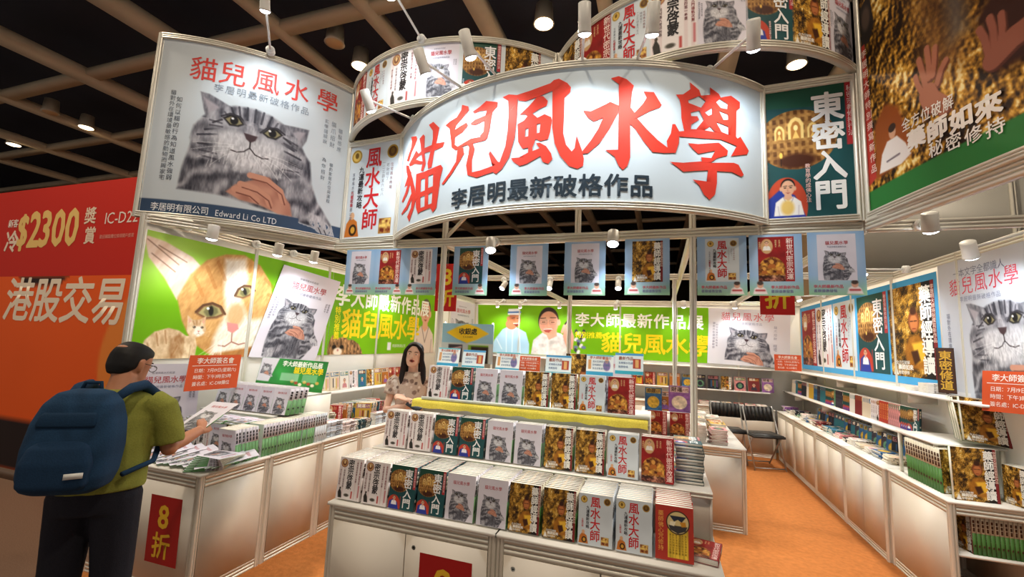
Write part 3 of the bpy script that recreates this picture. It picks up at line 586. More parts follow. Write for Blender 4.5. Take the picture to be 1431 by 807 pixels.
# booth walls: white infill between notched posts
WT = 2.5
mb = MB(); mb.box((-3.705, 2.16, .05), (-3.695, 8.5, 2.44), WHT); struct(mb.build('wall_left', 'panel'))
mb = MB(); mb.box((-3.7, 8.495, .05), (2.25, 8.505, 2.44), WHT); struct(mb.build('wall_back', 'panel'))
mb = MB(); mb.box((2.245, 3.3, .05), (2.255, 8.5, 2.44), WHT); struct(mb.build('wall_right', 'panel'))
for x, ys in ((-3.7, (2.16, 3.15, 4.15, 5.15, 6.15, 7.3, 8.5)), (2.25, (3.3, 4.35, 5.4, 6.4, 7.45, 8.5))):
    for y in ys: mb = MB(); post(mb, x, y, 0, WT); trim(mb)
    for z in (0, 2.43): mb = MB(); rail(mb, (x, ys[0]), (x, ys[-1]), z); trim(mb)
for x in (-2.7, -1.7, -.7, .3, 1.3): mb = MB(); post(mb, x, 8.5, 0, WT); trim(mb)
for z in (0, 2.43): mb = MB(); rail(mb, (-3.7, 8.5), (2.25, 8.5), z); trim(mb)
# roof frame of the booth
for a, b in (((-2.9, 3.3), (2.25, 3.3)), ((-3.7, 5.35), (2.25, 5.35)), ((-1.75, 3.3), (-1.75, 5.35)), ((.225, 3.3), (.225, 5.35)), ((-2.9, 3.3), (-2.9, 5.35)),
             ((1.25, 3.3), (1.25, 8.5)), ((-1.75, 5.35), (-1.75, 8.5)), ((.225, 5.35), (.225, 8.5)), ((-3.7, 2.2), (-2.9, 3.3)), ((1.25, 3.25), (1.6, 1.8))):
    mb = MB(); rail(mb, a, b, 2.435, .068, .04); trim(mb)
for x, y, z0, z1 in ((-1.75, 3.3, 0, 2.44), (.225, 3.3, 0, 2.44), (-1.05, 5.35, 0, 2.44), (.165, 5.35, 0, 2.44), (-1.75, 3.3, 2.5, 3.5), (-.6, 3.3, 2.5, 3.5), (.225, 3.3, 2.5, 3.5),
                     (-2.88, 3.35, 2.43, 4.08), (-2.23, 3.29, 2.43, 3.52), (.65, 3.3, 2.43, 3.52), (1.24, 3.3, 2.43, 4.08), (-.81, 3.38, 3.5, 4.1)):
    mb = MB(); post(mb, x, y, z0, z1, .045); trim(mb)
# diagonal ties of the tower seen from below
for a, b in (((-2.23, 3.3, 3.5), (-.81, 3.4, 3.5)), ((-1.75, 3.3, 2.5), (-.81, 3.38, 3.5)), ((.65, 3.3, 3.5), (-.81, 3.4, 3.5)), ((-2.88, 3.36, 3.52), (-.81, 3.4, 3.52)), ((1.24, 3.3, 3.52), (-.81, 3.4, 3.52))):
    mb = MB(); mb.tube([a, b], .017, ALU, 8); trim(mb)

# ---------------------------------------------------------------- curved and flat signboards of the tower
def arc_of(A, B, sag):
    A = np.array(A, float); B = np.array(B, float); c = np.linalg.norm(B-A); R = (c*c/4+sag*sag)/(2*sag); t = (B-A)/c; n = np.array([t[1], -t[0]])
    O = (A+B)/2-n*(R-sag); H = math.asin(min(1, c/2/R)); a0 = atan2(n[0], -n[1])
    return O, R, a0-H, a0+H
def board(name, label, A, B, sag, z0, z1, designs, res, cat='sign', seg=28, lim=.03, group=None):
    """signboard on a straight or bowed base line: parts frame, panel, print"""
    T = thing(name, label, cat, ((A[0]+B[0])/2, (A[1]+B[1])/2, z0), group=group); off = np.array(T.location)
    if sag:
        O, R, t0, t1 = arc_of(A, B, sag); th = np.linspace(t0, t1, seg+1)
        path = [(O[0]+R*sin(t), O[1]-R*cos(t)) for t in th]; nr = [(sin(t), -cos(t)) for t in th]
        def fn(uv, lift):
            t = t0+uv[:, 0]*(t1-t0); r = R+.004+lift
            return np.stack([O[0]+r*np.sin(t), O[1]-r*np.cos(t), z1-.035+uv[:, 1]*(z0-z1+.07)], 1)-off
    else:
        d = np.array([B[0]-A[0], B[1]-A[1]]); d = d/np.linalg.norm(d); path = [A, B]; nr = [(d[1], -d[0])]*2
        fn0 = flat((A[0]+d[1]*.004, A[1]-d[0]*.004, z1-.035), (B[0]-A[0], B[1]-A[1], 0), (0, 0, z0-z1+.07), (d[1], -d[0], 0))
        fn = lambda uv, lift: fn0(uv, lift)-off
    m = MB()
    for z in (z0, z1-.045): m.extr(beam_prof(.045, .045), [(p[0]-off[0], p[1]-off[1], z-z0) for p in path], nr, ALU)
    for e in (0, -1): post(m, path[e][0]-off[0], path[e][1]-off[1], 0, z1-z0, .045)
    m.build('frame', 'aluminium', T)
    m = MB(); m.extr([(-.006, 0), (0, 0), (0, z1-z0-.06), (-.006, z1-z0-.06)], [(p[0]-off[0], p[1]-off[1], .03) for p in path], nr, WHT); m.build('panel', 'panel', T)
    m = MB()
    for D, r, box, kw in designs:
        x0, y0, x1, y1 = box; g = lambda uv, lift, b=box: fn(uv*[b[2]-b[0], b[3]-b[1]]+[b[0], b[1]], lift+kw.get('up', 0))
        lay(m, D, r, g, eps=.0025, lim=lim, clip=kw.get('clip'), small=kw.get('small', 0), base=kw.get('base', True))
    m.build('print', 'printed_vinyl', T)
    return T
FULL = (0, 0, 1, 1)
# left bowed board with the cat: 1.565 along the bow, 1.43 high
def p_bow(res):
    a = Art(1.565, 1.43, res, 'c9d2da'); n = a.noise(2, 2, 5); a.mul(n, np.ones_like(n), .02); bg = a.c.copy(); paint_cat(a, .26, .40, .00245)
    free = 1-np.clip((np.abs(a.c-bg).sum(2)-20)/30, 0, 1)*(a.X > 1.16)*np.clip((1.42-a.Y)*60, 0, 1)
    m = np.clip((a.Y-1.315)/a.px+.5, 0, 1)*free; a.blend(m, '3a4f6c'); return a
D = Design(1.565, 1.43, p_bow)
for c, x in zip('貓兒風水學', (.34, .55, .8, 1.04, 1.31)): D.t(c, x-.1, .225-.03*(x-.34), .205, 'd24a44', bold=.006)
D.t('李居明最新破格作品', .43, .36, .072, '8b97a6', gap=.14)
D.t('貓對外在環境最敏感的動物而興家宅', .15, .43, .042, '4e5664', 'v', gap=.1).t('如何以貓的行為知道風水強弱', .2, .48, .045, '4e5664', 'v', gap=.18)
D.t('貓爪招財', 1.39, .36, .05, '8a94a2', 'v', gap=.3).t('貓鬚感應', 1.46, .4, .045, '8a94a2', 'v', gap=.3).t('玄學貓解說', 1.32, .36, .04, '8a94a2', 'v', gap=.2).t('貓的家居方位與運程', 1.4, .75, .035, '5c6674', 'v', gap=.2).t('為你招財', 1.33, .72, .04, '5c6674', 'v', gap=.4)
D.t('李居明有限公司', .1, 1.375, .066, 'e8ecf2', bold=.008, sx=.88).t('Edward Li Co LTD', .55, 1.378, .068, 'e8ecf2', gap=.0, sx=.78)
board('curved_signboard', 'bowed white signboard with a huge grey tabby cat above a navy band', (-3.9, 2.22), (-2.88, 3.34), .17, 2.5, 4.06, [(D, 190, FULL, {})], 190)
# front bowed board with the big brush title
Rm = 1.98; sg = Rm-sqrt(Rm*Rm-1.45**2)
Om, Rm, t0m, t1m = arc_of((-2.22, 3.277), (.68, 3.277), sg); Lm = Rm*(t1m-t0m); zc = 3.5-.035
D = Design(Lm, .93, 'bfccd6')
for G in BRUSH: D.p('cf3a2c', *[[(x/1000.+Lm/2, zc-z/1000.) for x, z in r] for r in G])
for i, c in enumerate('李居明最新破格作品'): D.t(c, Lm/2-.665+i*.158, .825-i*.001, .15, '22303c', bold=.025)
board('curved_signboard', 'bowed pale blue front signboard with five huge red brush characters', (-2.22, 3.277), (.68, 3.277), sg, 2.5, 3.5, [(D, 12, FULL, {})], 12, seg=44, lim=.02)
# flat boards either side of it
board('flat_signboard', 'narrow white signboard with red vertical title between the cat board and the front board', (-2.86, 3.34), (-2.24, 3.29), 0, 2.5, 3.5, [(COV['fengshui'], 150, FULL, {})], 150)
def p_dm(res):
    a = Art(.56, .88, res, '1f4c50'); n = a.noise(6, 6, 3, 3); a.mul(n, np.ones_like(n), .12); a.poly([(0, 0), (.56, 0), (.56, .1), (.3, .14), (0, .12)], '1f4f3e')
    paint_niches(a, .21, .35, .24, .2); a.rect(.505, 0, .56, .42, 'b03238'); a.ell(.14, .79, .125, .19, 'c24a30'); a.line([(.115, .52), (.115, .46)], .006, '2a1a10'); a.ell(.115, .45, .01, .02, 'ffd060')
    a.poly([(.01, .88), (.02, .75), (.1, .68), (.19, .72), (.26, .88)], '2c3f9e', .01); paint_bust(a, .045, .6, .0021, (240, 238, 236), shade=(160, 150, 170)); a.ell(.145, .8, .04, .05, 'e6c470', 0, .02); return a
D = Design(.56, .88, p_dm); D.t('東密入門', .4, .06, .195, 'f2f4f4', 'v', bold=.03, gap=-.01).t('秘密宗教修持行法', .533, .03, .042, 'ecd8d8', 'v').t('教育學的成佛心法', .272, .52, .032, 'f0c8c0', 'v').t('揭開成佛之路', .02, .5, .026, 'b8c4f0', 'v')
board('flat_signboard', 'dark teal signboard with white vertical title and gilt niches beside the front board', (.68, 3.3), (1.22, 3.27), 0, 2.5, 3.5, [(D, 240, FULL, {})], 240)
# right board with the gold relief
def p_rel(res):
    a = Art(1.55, 1.49, res, '6b3d18'); paint_gold(a, (0, 0, 1.55, 1.49), 23, .26, False)
    m = a.poly([(.42, 0), (.78, 0), (.8, .6), (.72, .95), (.5, .9), (.45, .5)], None, .15, .7); a.mix(m, a.noise(9, 7, 4, 3), (60, 36, 24), (186, 136, 78))
    m = a.poly([(.62, 0), (.74, 0), (.76, .8), (.66, .8)], None, .08, .7); a.mix(m, a.noise(9, 5, 6, 3), (52, 56, 66), (120, 112, 104))
    a.poly([(.78, .55), (.9, .3), (1.1, .1), (1.3, .1), (1.3, .8), (1.0, .85)], 'd29a3a', .05); a.poly([(.8, .78), (.95, .62), (1.2, .62), (1.55, .8), (1.55, 1.15), (.86, 1.1)], '3a221c', .06)
    sk, dk = (178, 116, 90), (112, 62, 46)
    for q, w in (([(.5, .93), (.49, .86), (.47, .76)], .035), ([(.525, .9), (.53, .82), (.525, .73)], .034), ([(.55, .9), (.565, .83), (.575, .76)], .032), ([(.475, .95), (.45, .89), (.44, .84)], .03), ([(.57, .96), (.6, .9), (.63, .87)], .034), ([(.51, .98), (.53, 1.04)], .11), ([(.53, 1.02), (.6, 1.1)], .09)):
        a.line([(x+.008, y+.014) for x, y in q], w, dk); a.line(q, w, sk)
    for q, w in (([(.84, .98), (.83, .9), (.81, .84)], .034), ([(.87, .96), (.87, .88), (.86, .82)], .034), ([(.9, .97), (.91, .9), (.91, .84)], .032), ([(.86, 1.02), (.95, .98), (1.06, .97)], .1)):
        a.line([(x+.008, y+.014) for x, y in q], w, (90, 50, 40)); a.line(q, w, (150, 92, 74))
    a.poly([(0, 1.35), (.5, 1.34), (1.55, 1.325), (1.55, 1.49), (0, 1.49)], '2f7a3a', .01)
    a.poly([(.1, .95), (.2, .86), (.3, .93), (.36, 1.1), (.38, 1.26), (.08, 1.3)], '9a5222', .03)
    a.poly([(.02, .1), (.12, .05), (.15, .28), (.1, .38), (.02, .36)], '2a2422', .006); a.ell(.075, .2, .04, .08, '5a4a40', 0, .02)
    a.poly([(0, .36), (.05, .36), (.09, 1.28), (0, 1.32)], 'b83a30', .004)
    a.poly([(.12, 1.27), (.15, 1.16), (.2, 1.1), (.28, 1.1), (.34, 1.17), (.375, 1.25), (.3, 1.28)], 'ece8e6', .008); a.ell(.245, 1.06, .028, .042, 'd8a888'); a.ell(.245, 1.035, .03, .026, '3a2c26'); a.line([(.19, 1.22), (.29, 1.215)], .012, (120, 110, 120)); return a
D = Design(1.55, 1.49, p_rel)
for i, c in enumerate('李居明大師特別撰寫新作品'): D.t(c, .012+i*.0033, .425+i*.072, .055, 'f2d4c8', bold=.01)
for i, c in enumerate('全方位破解'): D.t(c, .355-.03+i*.068, 1.072+i*.007, .078, 'f4f0ea', bold=.012, sx=.8)
for i, c in enumerate('藥師如來'): D.t(c, .42-.063+i*.134, 1.185+i*.015, .115, 'f4f0ea', bold=.045, sx=1.1)
for i, c in enumerate('秘密修持'): D.t(c, .54-.045+i*.102, 1.298+i*.014, .084, 'f4f0ea', bold=.012, sx=1.05)
board('curved_signboard', 'tall gold relief signboard with green foot and white lettering at the right corner', (1.26, 3.25), (1.62, 1.75), .03, 2.5, 4.06, [(D, 190, FULL, {})], 190)
# the two upper bowed boards: rows of covers
def row(covers, L, h, top='cfd8de', x0=.12, gap=.04):
    cw = h/1.42*.98; out = [(Design(L, h, top), 20, FULL, {})]; x = x0
    for c in covers:
        out.append((COV[c], 60, (x/L, .01, (x+cw)/L, .99), dict(up=.0012, small=.03))); x += cw+gap
    return out
board('upper_signboard', 'upper bowed signboard of small book covers above the red vertical title', (-2.88, 3.36), (-.84, 3.35), .45, 3.52, 4.08, row(['newage', 'fengshui', 'mizong', 'cat', 'dongmi', 'yaoshi'], 2.295, .44, 'd2dae0', .16, .035), 60, seg=36)
board('upper_signboard', 'upper bowed signboard of small book covers above the dark teal board', (-.78, 3.35), (1.24, 3.3), .52, 3.52, 4.08, row(['yaoshi', 'newage', 'fengshui', 'mizong', 'cat', 'dongmi', 'yaoshi', 'cat'], 2.36, .44, '2f6a48', .02, -.012), 60, seg=36)

# ---------------------------------------------------------------- neighbouring booth
T = thing('neighbour_booth_sign', 'red and orange advertising wall of the neighbouring booth behind the man', 'sign', (-7., 2.9, 0)); off = np.array(T.location)
m = MB(); m.box((-3.2, -.02, 2.15), (2.99, .05, 3.18), 'cc2c1e'); 
rd = Design(6.2, 1.03, 'c92a1d'); X0 = -10.2
for c, x, s in (('$', .0, .5), ('2', .22, .56), ('3', .44, .56), ('0', .66, .56), ('0', .9, .56)): rd.t(c, X0*-1-7.1+x, .48, s, 'f0c878', bold=.03, sx=.8)
rd.t('獎', 4.32, .38, .19, 'f0d8c0', bold=.02).t('賞', 4.36, .6, .19, 'f0d8c0', bold=.02).t('1C-D22', 4.66, .42, .17, 'f2e2d8', gap=.0).t('歡迎親臨攤位換領開戶獎賞', 4.62, .62, .045, 'e0a090').t('新客', 2.9, .4, .1, 'f4e4d8', bold=.02).t('冷', 2.9, .62, .26, 'f4ddc8', bold=.03)
lay(m, rd, 4, flat((-3.2, -.021, 3.18), (6.2, 0, 0), (0, 0, -1.03), (0, -1, 0)), eps=.002); m.build('red_panel', 'printed_vinyl', T)
def p_or(res):
    a = Art(6.2, 2.05, res, 'f0601f')
    a.poly([(3.3, 0), (4.2, 0), (4.05, .1), (3.45, .1)], '2a1a18', .01); a.ell(5.75, .85, .85, .8, 'ee8a3a'); a.ell(5.8, .9, .45, .45, 'f0601f'); n = a.noise(1, 1, 3, 2); a.mul(n, np.ones_like(n), .05); a.rect(3.3, 1.55, 4.3, 2.05, '231a1c', 1); return a
D = Design(6.2, 2.05, p_or)
for i, c in enumerate('港股交易'): D.t(c, 3.12+i*.52, .27, .5, 'f6e6d0', bold=.02, sx=1.02, shear=.08)
m = MB(); m.box((-3.2, -.02, .1), (2.99, .05, 2.15), 'f0601f'); lay(m, D, 30, flat((-3.2, -.021, 2.15), (6.2, 0, 0), (0, 0, -2.05), (0, -1, 0)), eps=.002); m.build('orange_panel', 'printed_vinyl', T)
m = MB(); m.box((-3.2, -.03, 0), (2.99, .05, .1), '6a5648'); m.build('plinth', 'panel', T)
# neighbours beyond the right wall
T = thing('neighbour_booth_fascia', 'grey neighbouring booth fascia with small dark sign behind the gold board', 'sign', (4.5, 7.5, 0)); off = np.array(T.location)
m = MB(); m.box((-2.1, 0, 2.7), (6, .05, 4.2), '8c8a84'); m.box((-2.1, 0, 0), (6, .04, 2.7), 'b09a7e')
m.build('fascia', 'panel', T)
m = MB()
for x in (-2.1, .0, 2.0): post(m, x, 0, 0, 4.2, .08)
rail(m, (-2.1, 0), (6, 0), 2.65); rail(m, (-2.1, 0), (6, 0), 4.2); m.build('frame', 'aluminium', T)
D = Design(1.6, .5, '1d3a40'); D.p('d8d4c8', [(.2, .2), (.35, .14), (.5, .2), (.65, .14), (.65, .18), (.5, .24), (.35, .18), (.2, .25)]).p('d8d4c8', [(.2, .34), (.35, .28), (.5, .34), (.65, .28), (.65, .32), (.5, .38), (.35, .32), (.2, .39)]).t('文', .8, .26, .4, 'd8d4c8', bold=.02)
m = MB(); lay(m, D, 8, flat((.75, -.03, 3.75), (1.6, 0, 0), (0, 0, -.5), (0, -1, 0)), eps=.003); m.box((.75, -.028, 3.25), (2.35, 0, 3.75), '1d3a40'); m.build('small_sign', 'printed_vinyl', T)
T = thing('hall_partition', 'tan hall partition with warm lamps glowing beyond the right booth wall', 'partition', (7, 12, 0))
m = MB(); m.box((-4, 0, 0), (12, .1, 5.2), '9c8262'); m.build('panel', 'panel', T)
m = MB(); rail(m, (-4, 0), (12, 0), 5.2, .15, .12); m.build('top_rail', 'aluminium', T)
# ---------------------------------------------------------------- wall prints and loose signs
def poster(name, label, D, res, o, U, V, cat='poster', t=.004, group=None, extra=(), mat='printed_vinyl', eps=.0012, lim=None, back='d8d6d0'):
    """flat print on a thin sheet; o top-left, U along, V down, facing U x V"""
    o, U, V = (np.array(q, float) for q in (o, U, V)); N = np.cross(V, U); N /= np.linalg.norm(N)
    m = MB(); base = o+V+U/2; q = o-base
    m.obox(q-N*t, U, V, N*(t-.0002), back)
    lay(m, D, res, flat(q, U, V, N), eps=eps, lim=lim)
    for E_, r, (x0, y0, x1, y1) in extra: lay(m, E_, r, flat(q+U*x0+V*y0+N*eps*.5, U*(x1-x0), V*(y1-y0), N), eps=eps, small=.05)
    ob = m.build(name, mat); ob.location = base
    return tag(ob, label, cat, group)
GRN = '74b40e'
def p_g1(res):
    a = Art(2.02, .98, res, GRN); n = a.noise(1.2, 1.2, 3, 2); a.mul(n, np.ones_like(n), .08)
    a.ell(.1, .12, .5, .25, 'd8f0a0', 0, .4, .6)
    paint_ginger(a, -.03, -.02, .00205); paint_kitten(a, .05, .60, .00185); return a
poster('green_banner', 'green wall banner with a giant ginger cat face and a kitten', Design(2.02, .98, p_g1), 170, (-3.688, 2.19, 2.38), (0, 2.02, 0), (0, 0, -.98), 'banner')
def p_g2(res):
    a = Art(2.56, .98, res, GRN); n = a.noise(1.2, 1.2, 8, 2); a.mul(n, np.ones_like(n), .08)
    paint_sleeping(a, .0, .74, .0041); paint_bust(a, 1.84, .06, .0078, (226, 214, 206), hair=(90, 84, 80), glasses=True, shade=(120, 110, 110))
    a.rect(1.2, .82, 1.29, .93, 'e8eef0'); return a
D = Design(2.56, .98, p_g2)
for i, c in enumerate('李大師最新作品展'): D.t(c, .06+i*.285, .26, .27, 'f4f8ee', bold=.025)
for i, c in enumerate('貓兒風水學'): D.t(c, .2+i*.37, .6, .38, 'f2d51c', bold=.02)
D.t('特別推薦', .13, .4, .1, 'f2e41c', 'v', bold=.015).t('李居明有限公司', 1.32, .87, .05, 'e8f0d8')
poster('green_banner', 'green wall banner with yellow title and a sleeping brown tabby on the left wall', D, 90, (-3.688, 4.215, 2.38), (0, 2.56, 0), (0, 0, -.98), 'banner')
poster('cat_poster', 'slanting white cat poster between the two green banners', COV['cat'], 170, (-3.676, 3.47, 2.34), (0, .86, -.06), (0, -.30, -.94))
poster('cat_poster', 'white cat poster in the far left corner behind the cashier sign', COV['cat'], 90, (-3.684, 7.36, 2.39), (0, 1.1, 0), (0, 0, -1.01))
def p_g3(res):
    a = Art(4.5, .98, res, GRN); n = a.noise(1., 1., 18, 2); a.mul(n, np.ones_like(n), .08)
    # laughing man in a blue and white robe and cap; smiling man in a pale patterned shirt with glasses
    a.poly([(.35, .98), (.45, .72), (.62, .5), (.74, .44), (.92, .45), (1.12, .55), (1.2, .78), (1.2, .98)], 'a9cfe6', .015)
    for q in ([(.7, .5), (.72, .98)], [(.84, .5), (.84, .98)], [(.98, .52), (1.02, .98)], [(.5, .7), (.62, .9)]): a.line(q, .02, 'e8f2f8', .7)
    a.ell(.87, .3, .13, .16, 'a9623e'); a.ell(.8, .4, .12, .1, 'b87850', .3); a.ell(.93, .3, .05, .1, 'c88a62', 0, .05, .7); a.ell(.73, .28, .03, .05, 'b9734c'); a.poly([(.72, .2), (.73, .08), (.95, .07), (1.0, .14), (.99, .2)], 'eaf0f6', .01); a.line([(.73, .15), (.99, .14)], .03, '3f74c0')
    for x in (.84, .95): a.line([(x-.03, .27), (x+.03, .26)], .014, '3a2018')
    a.poly([(.84, .38), (.98, .37), (.92, .44)], '7a2a22', .006); a.line([(.85, .375), (.97, .37)], .014, 'f4ece4')
    a.poly([(1.24, .98), (1.28, .7), (1.45, .55), (1.65, .5), (1.85, .55), (2.0, .68), (2.06, .98)], 'dcd6d4', .012)
    q = a.noise(14, 14, 63, 2); m = a.poly([(1.24, .98), (1.28, .7), (1.45, .55), (1.85, .55), (2.0, .68), (2.06, .98)], None); a.mul(q, m, .18)
    a.poly([(1.5, .5), (1.75, .48), (1.76, .6), (1.6, .68)], 'dca48c', .01); a.ell(1.58, .3, .21, .27, '332a2a'); a.ell(1.585, .35, .195, .235, 'd9a084'); a.ell(1.68, .36, .08, .18, 'c98c70', 0, .08, .7); a.ell(1.52, .28, .08, .05, 'e8b89c', 0, .06, .8); a.ell(1.48, .42, .05, .04, 'e2907c', 0, .04, .7); a.ell(1.68, .41, .05, .04, 'd8866e', 0, .04, .7); a.ell(1.79, .33, .035, .06, 'dca08a')
    a.line([(1.42, .26), (1.52, .25)], .016, '3a2c28'); a.line([(1.62, .24), (1.73, .24)], .016, '3a2c28')
    for x in (1.48, 1.67): a.line([(x-.07, .3), (x+.07, .29), (x+.06, .37), (x-.06, .37), (x-.07, .3)], .01, '8a7068'); a.line([(x-.03, .335), (x+.03, .33)], .014, '3a2820')
    a.line([(1.57, .33), (1.55, .43), (1.6, .43)], .012, 'c8886e'); a.poly([(1.47, .47), (1.68, .45), (1.6, .54), (1.52, .53)], 'a84a40', .008); a.line([(1.49, .475), (1.66, .462)], .014, 'f6efe8')
    a.poly([(1.9, .42), (2.02, .38), (2.1, .6), (2.08, .85), (1.95, .8), (1.88, .6)], 'dca48c', .01); a.line([(1.86, .52), (1.9, .4), (1.98, .34)], .05, 'e2ae96'); a.line([(1.92, .36), (1.98, .28)], .03, '3a2c28')
    for i in range(14): a.ell(2.14+.05*(i % 4), .5+.12*(i//4)+.03*(i % 3), .03, .045, ('3c3c48', 'e0e0e4', '6c7a9a')[i % 3], i)
    a.poly([(0, 0), (.05, 0), (.1, .98), (0, .98)], 'e8e6e2', .01); return a
D = Design(4.5, .98, p_g3)
for i, c in enumerate('李大師最新作品展'): D.t(c, 2.12+i*.29, .27, .27, 'f4f8ee', bold=.025)
for i, c in enumerate('貓兒風水學'): D.t(c, 2.62+i*.385, .69, .39, 'f2d51c', bold=.02)
D.t('特別推薦', 2.12, .56, .13, 'f2e41c', bold=.015)
poster('green_banner', 'long green back wall banner with two laughing men and yellow title', D, 80, (-3.67, 8.483, 2.385), (4.5, 0, 0), (0, 0, -.98), 'banner')
def p_land(res):
    a = Art(1.27, 1.0, res, 'd8d6de'); paint_cat(a, .27, .32, .00158*1.12, hands=True); a.rect(0, .86, 1.27, .97, 'd0ced8', .0); return a
D = Design(1.27, 1.0, p_land)
for i, c in enumerate('貓兒風水學'): D.t(c, .2+i*.17, .14, .16, 'd2606a', sx=.95)
D.t('李居明最新破格作品', .36, .26, .05, '9a9ab0', gap=.1).t('貓對外在環境最敏感', .09, .25, .042, '7a7a90', 'v', gap=.3).t('如何從貓的行為知道', .14, .28, .036, '7a7a90', 'v', gap=.3).t('貓爪招財', 1.05, .28, .05, '9a9ab0', 'v', gap=.3).t('旺宅', 1.05, .6, .06, '7a7a90', 'v')
m_ = COV['cat']
poster('cat_poster', 'wide white cat poster at the right end of the back wall', D, 130, (.84, 8.476, 2.38), (1.26, 0, -.03), (-.04, 0, -.97))
D = Design(3.83, .99, '46a2da')
poster('blue_banner', 'blue bordered right wall banner of five large book covers', D, 20, (2.236, 8.46, 2.39), (0, -3.83, 0), (0, 0, -.99), 'banner',
       extra=[(COV[k], 110, (x/3.83, .06, (x+w)/3.83, .93)) for k, x, w in (('newage', .08, .66), ('mizong', .76, .66), ('fengshui', 1.46, .7), ('dongmi', 2.22, .72), ('yaoshi', 2.98, .8))])
def p_rc(res):
    a = Art(1.3, 1.08, res, 'bfc4d0'); n = a.noise(2, 2, 5, 2); a.mul(n, np.ones_like(n), .05); paint_cat(a, .26, .36, .00205, -.12, tall=True); a.rect(0, 1.05, .3, 1.08, 'd8d8e0'); return a
D = Design(1.3, 1.08, p_rc)
for i, c in enumerate('貓兒風水學'): D.t(c, .14+i*.15, .22-i*.004, .145, 'd0485a', sx=.95)
D.t('一本文字全都識人', .2, .11, .07, '70748a').t('李居明最新破格作品', .26, .32, .045, '8a8ea4', gap=.1).t('貓對外在環境最敏感的動物', .1, .42, .045, '70748a', 'v', gap=.1).t('貓爪招財', 1.0, .2, .05, '8a8ea4', 'v', gap=.3).t('玄學貓', 1.08, .2, .05, '8a8ea4', 'v', gap=.3)
poster('cat_poster', 'big white cat poster nearest the viewer on the right wall', D, 190, (2.232, 4.6, 2.43), (0, -1.29, 0), (0, 0, -1.06))

# posters hanging from the front roof beam
def p_hang(res):
    a = Art(1, 1.33, res, '84a8d4'); g = np.clip((a.Y-.9)/.4, 0, 1); a.mix(np.ones_like(g), g, (132, 172, 216), (150, 196, 160)); a.ell(.5, .55, .42, .55, 'cbd8ea', 0, .5, .8)
    a.poly([(.06, 1.3), (.09, 1.18), (.2, 1.1), (.3, 1.18), (.34, 1.3)], 'f0e4e4', .02); a.ell(.2, 1.1, .06, .07, 'd8a48c'); a.ell(.2, 1.06, .06, .045, '4a3c38'); a.line([(.12, 1.22), (.28, 1.22)], .04, 'c04a50'); return a
def p_hang2(res):
    a = Art(1, 1.33, res, '84a8d4'); g = np.clip((a.Y-.9)/.4, 0, 1); a.mix(np.ones_like(g), g, (132, 172, 216), (150, 196, 160)); a.ell(.5, .55, .42, .55, 'cbd8ea', 0, .5, .8)
    a.poly([(.66, 1.3), (.69, 1.18), (.8, 1.1), (.9, 1.18), (.94, 1.3)], 'f0e4e4', .02); a.ell(.8, 1.1, .06, .07, 'd8a48c'); a.ell(.8, 1.06, .06, .045, '4a3c38'); a.line([(.72, 1.22), (.88, 1.22)], .04, 'c04a50'); return a
HG = Design(1, 1.33, p_hang).t('李大師最新作品', .4, 1.15, .075, 'd04a60', bold=.01).t('書展優惠發售', .4, 1.24, .07, '6a5a9a')
HG2 = Design(1, 1.33, p_hang2).t('李大師最新作品', .08, 1.15, .075, 'd04a60', bold=.01).t('書展優惠發售', .08, 1.24, .07, '6a5a9a')
ordn = ['first', 'second', 'third', 'fourth', 'fifth', 'sixth', 'seventh', 'eighth', 'ninth', 'tenth', 'eleventh']
for i, (x, k, zt) in enumerate(((-2.72, 'cat', 2.42), (-2.41, 'newage', 2.42), (-2.1, 'mizong', 2.42), (-1.63, 'dongmi', 2.42), (-1.13, 'cat', 2.42), (-.69, 'cat', 2.425), (-.24, 'yaoshi', 2.43), (.25, 'fengshui', 2.43), (.575, 'newage', 2.43), (.915, 'cat', 2.435))):
    poster('hanging_poster', 'poster of %s, %s from left under front beam' % (COVTXT[k], ordn[i]), (HG, HG2)[i % 2], 70, (x, 3.255, zt), (.31, 0, 0), (0, 0, -.412), 'poster', .003, 'posters hanging from the front beam',
           extra=[(COV[k], 80, (.17, .04, .85, .77))], mat='printed_paper')

# discount signs
OFF = Design(.22, .44, 'c81f1c').t('8', .055, .12, .2, 'f2d43a', bold=.03).t('折', .03, .32, .165, 'f2d43a', bold=.025)
poster('discount_sign', 'red sign with yellow lettering hanging behind the left tower post', OFF, 10, (-1.92, 3.5, 2.32), (.215, 0, 0), (0, 0, -.43), 'sign', mat='printed_paper')
poster('discount_sign', 'red sign with yellow lettering hanging under the poster second from right', OFF, 10, (.68, 3.5, 2.34), (.215, 0, 0), (0, 0, -.43), 'sign', mat='printed_paper')
for x in (-1.81, .79):
    m = MB(); m.tube([(x, 3.5, 2.3), (x, 3.5, 2.44), (x, 3.32, 2.44)], .0025, '8a8880', 5); tag(m.build('hanging_wire', 'steel'), 'thin wire holding the red discount sign %s' % ('near the left tower post' if x < 0 else 'under the right posters'), 'wire')
OFFB = Design(.27, .40, 'a81d1c').t('8', .075, .12, .185, 'e8b830', bold=.025).t('折', .05, .295, .155, 'e8b830', bold=.02)
poster('discount_sign', 'red sign with yellow lettering on the end of the left counter', OFFB, 10, (-3.08, 2.067, .585), (.28, 0, .004), (.01, 0, -.40), 'sign', mat='printed_paper', t=.002)
poster('discount_sign', 'red sign with yellow lettering low on the front display counter', OFFB, 10, (-1.115, 2.042, .6), (.28, 0, 0), (0, 0, -.41), 'sign', mat='printed_paper', t=.002)

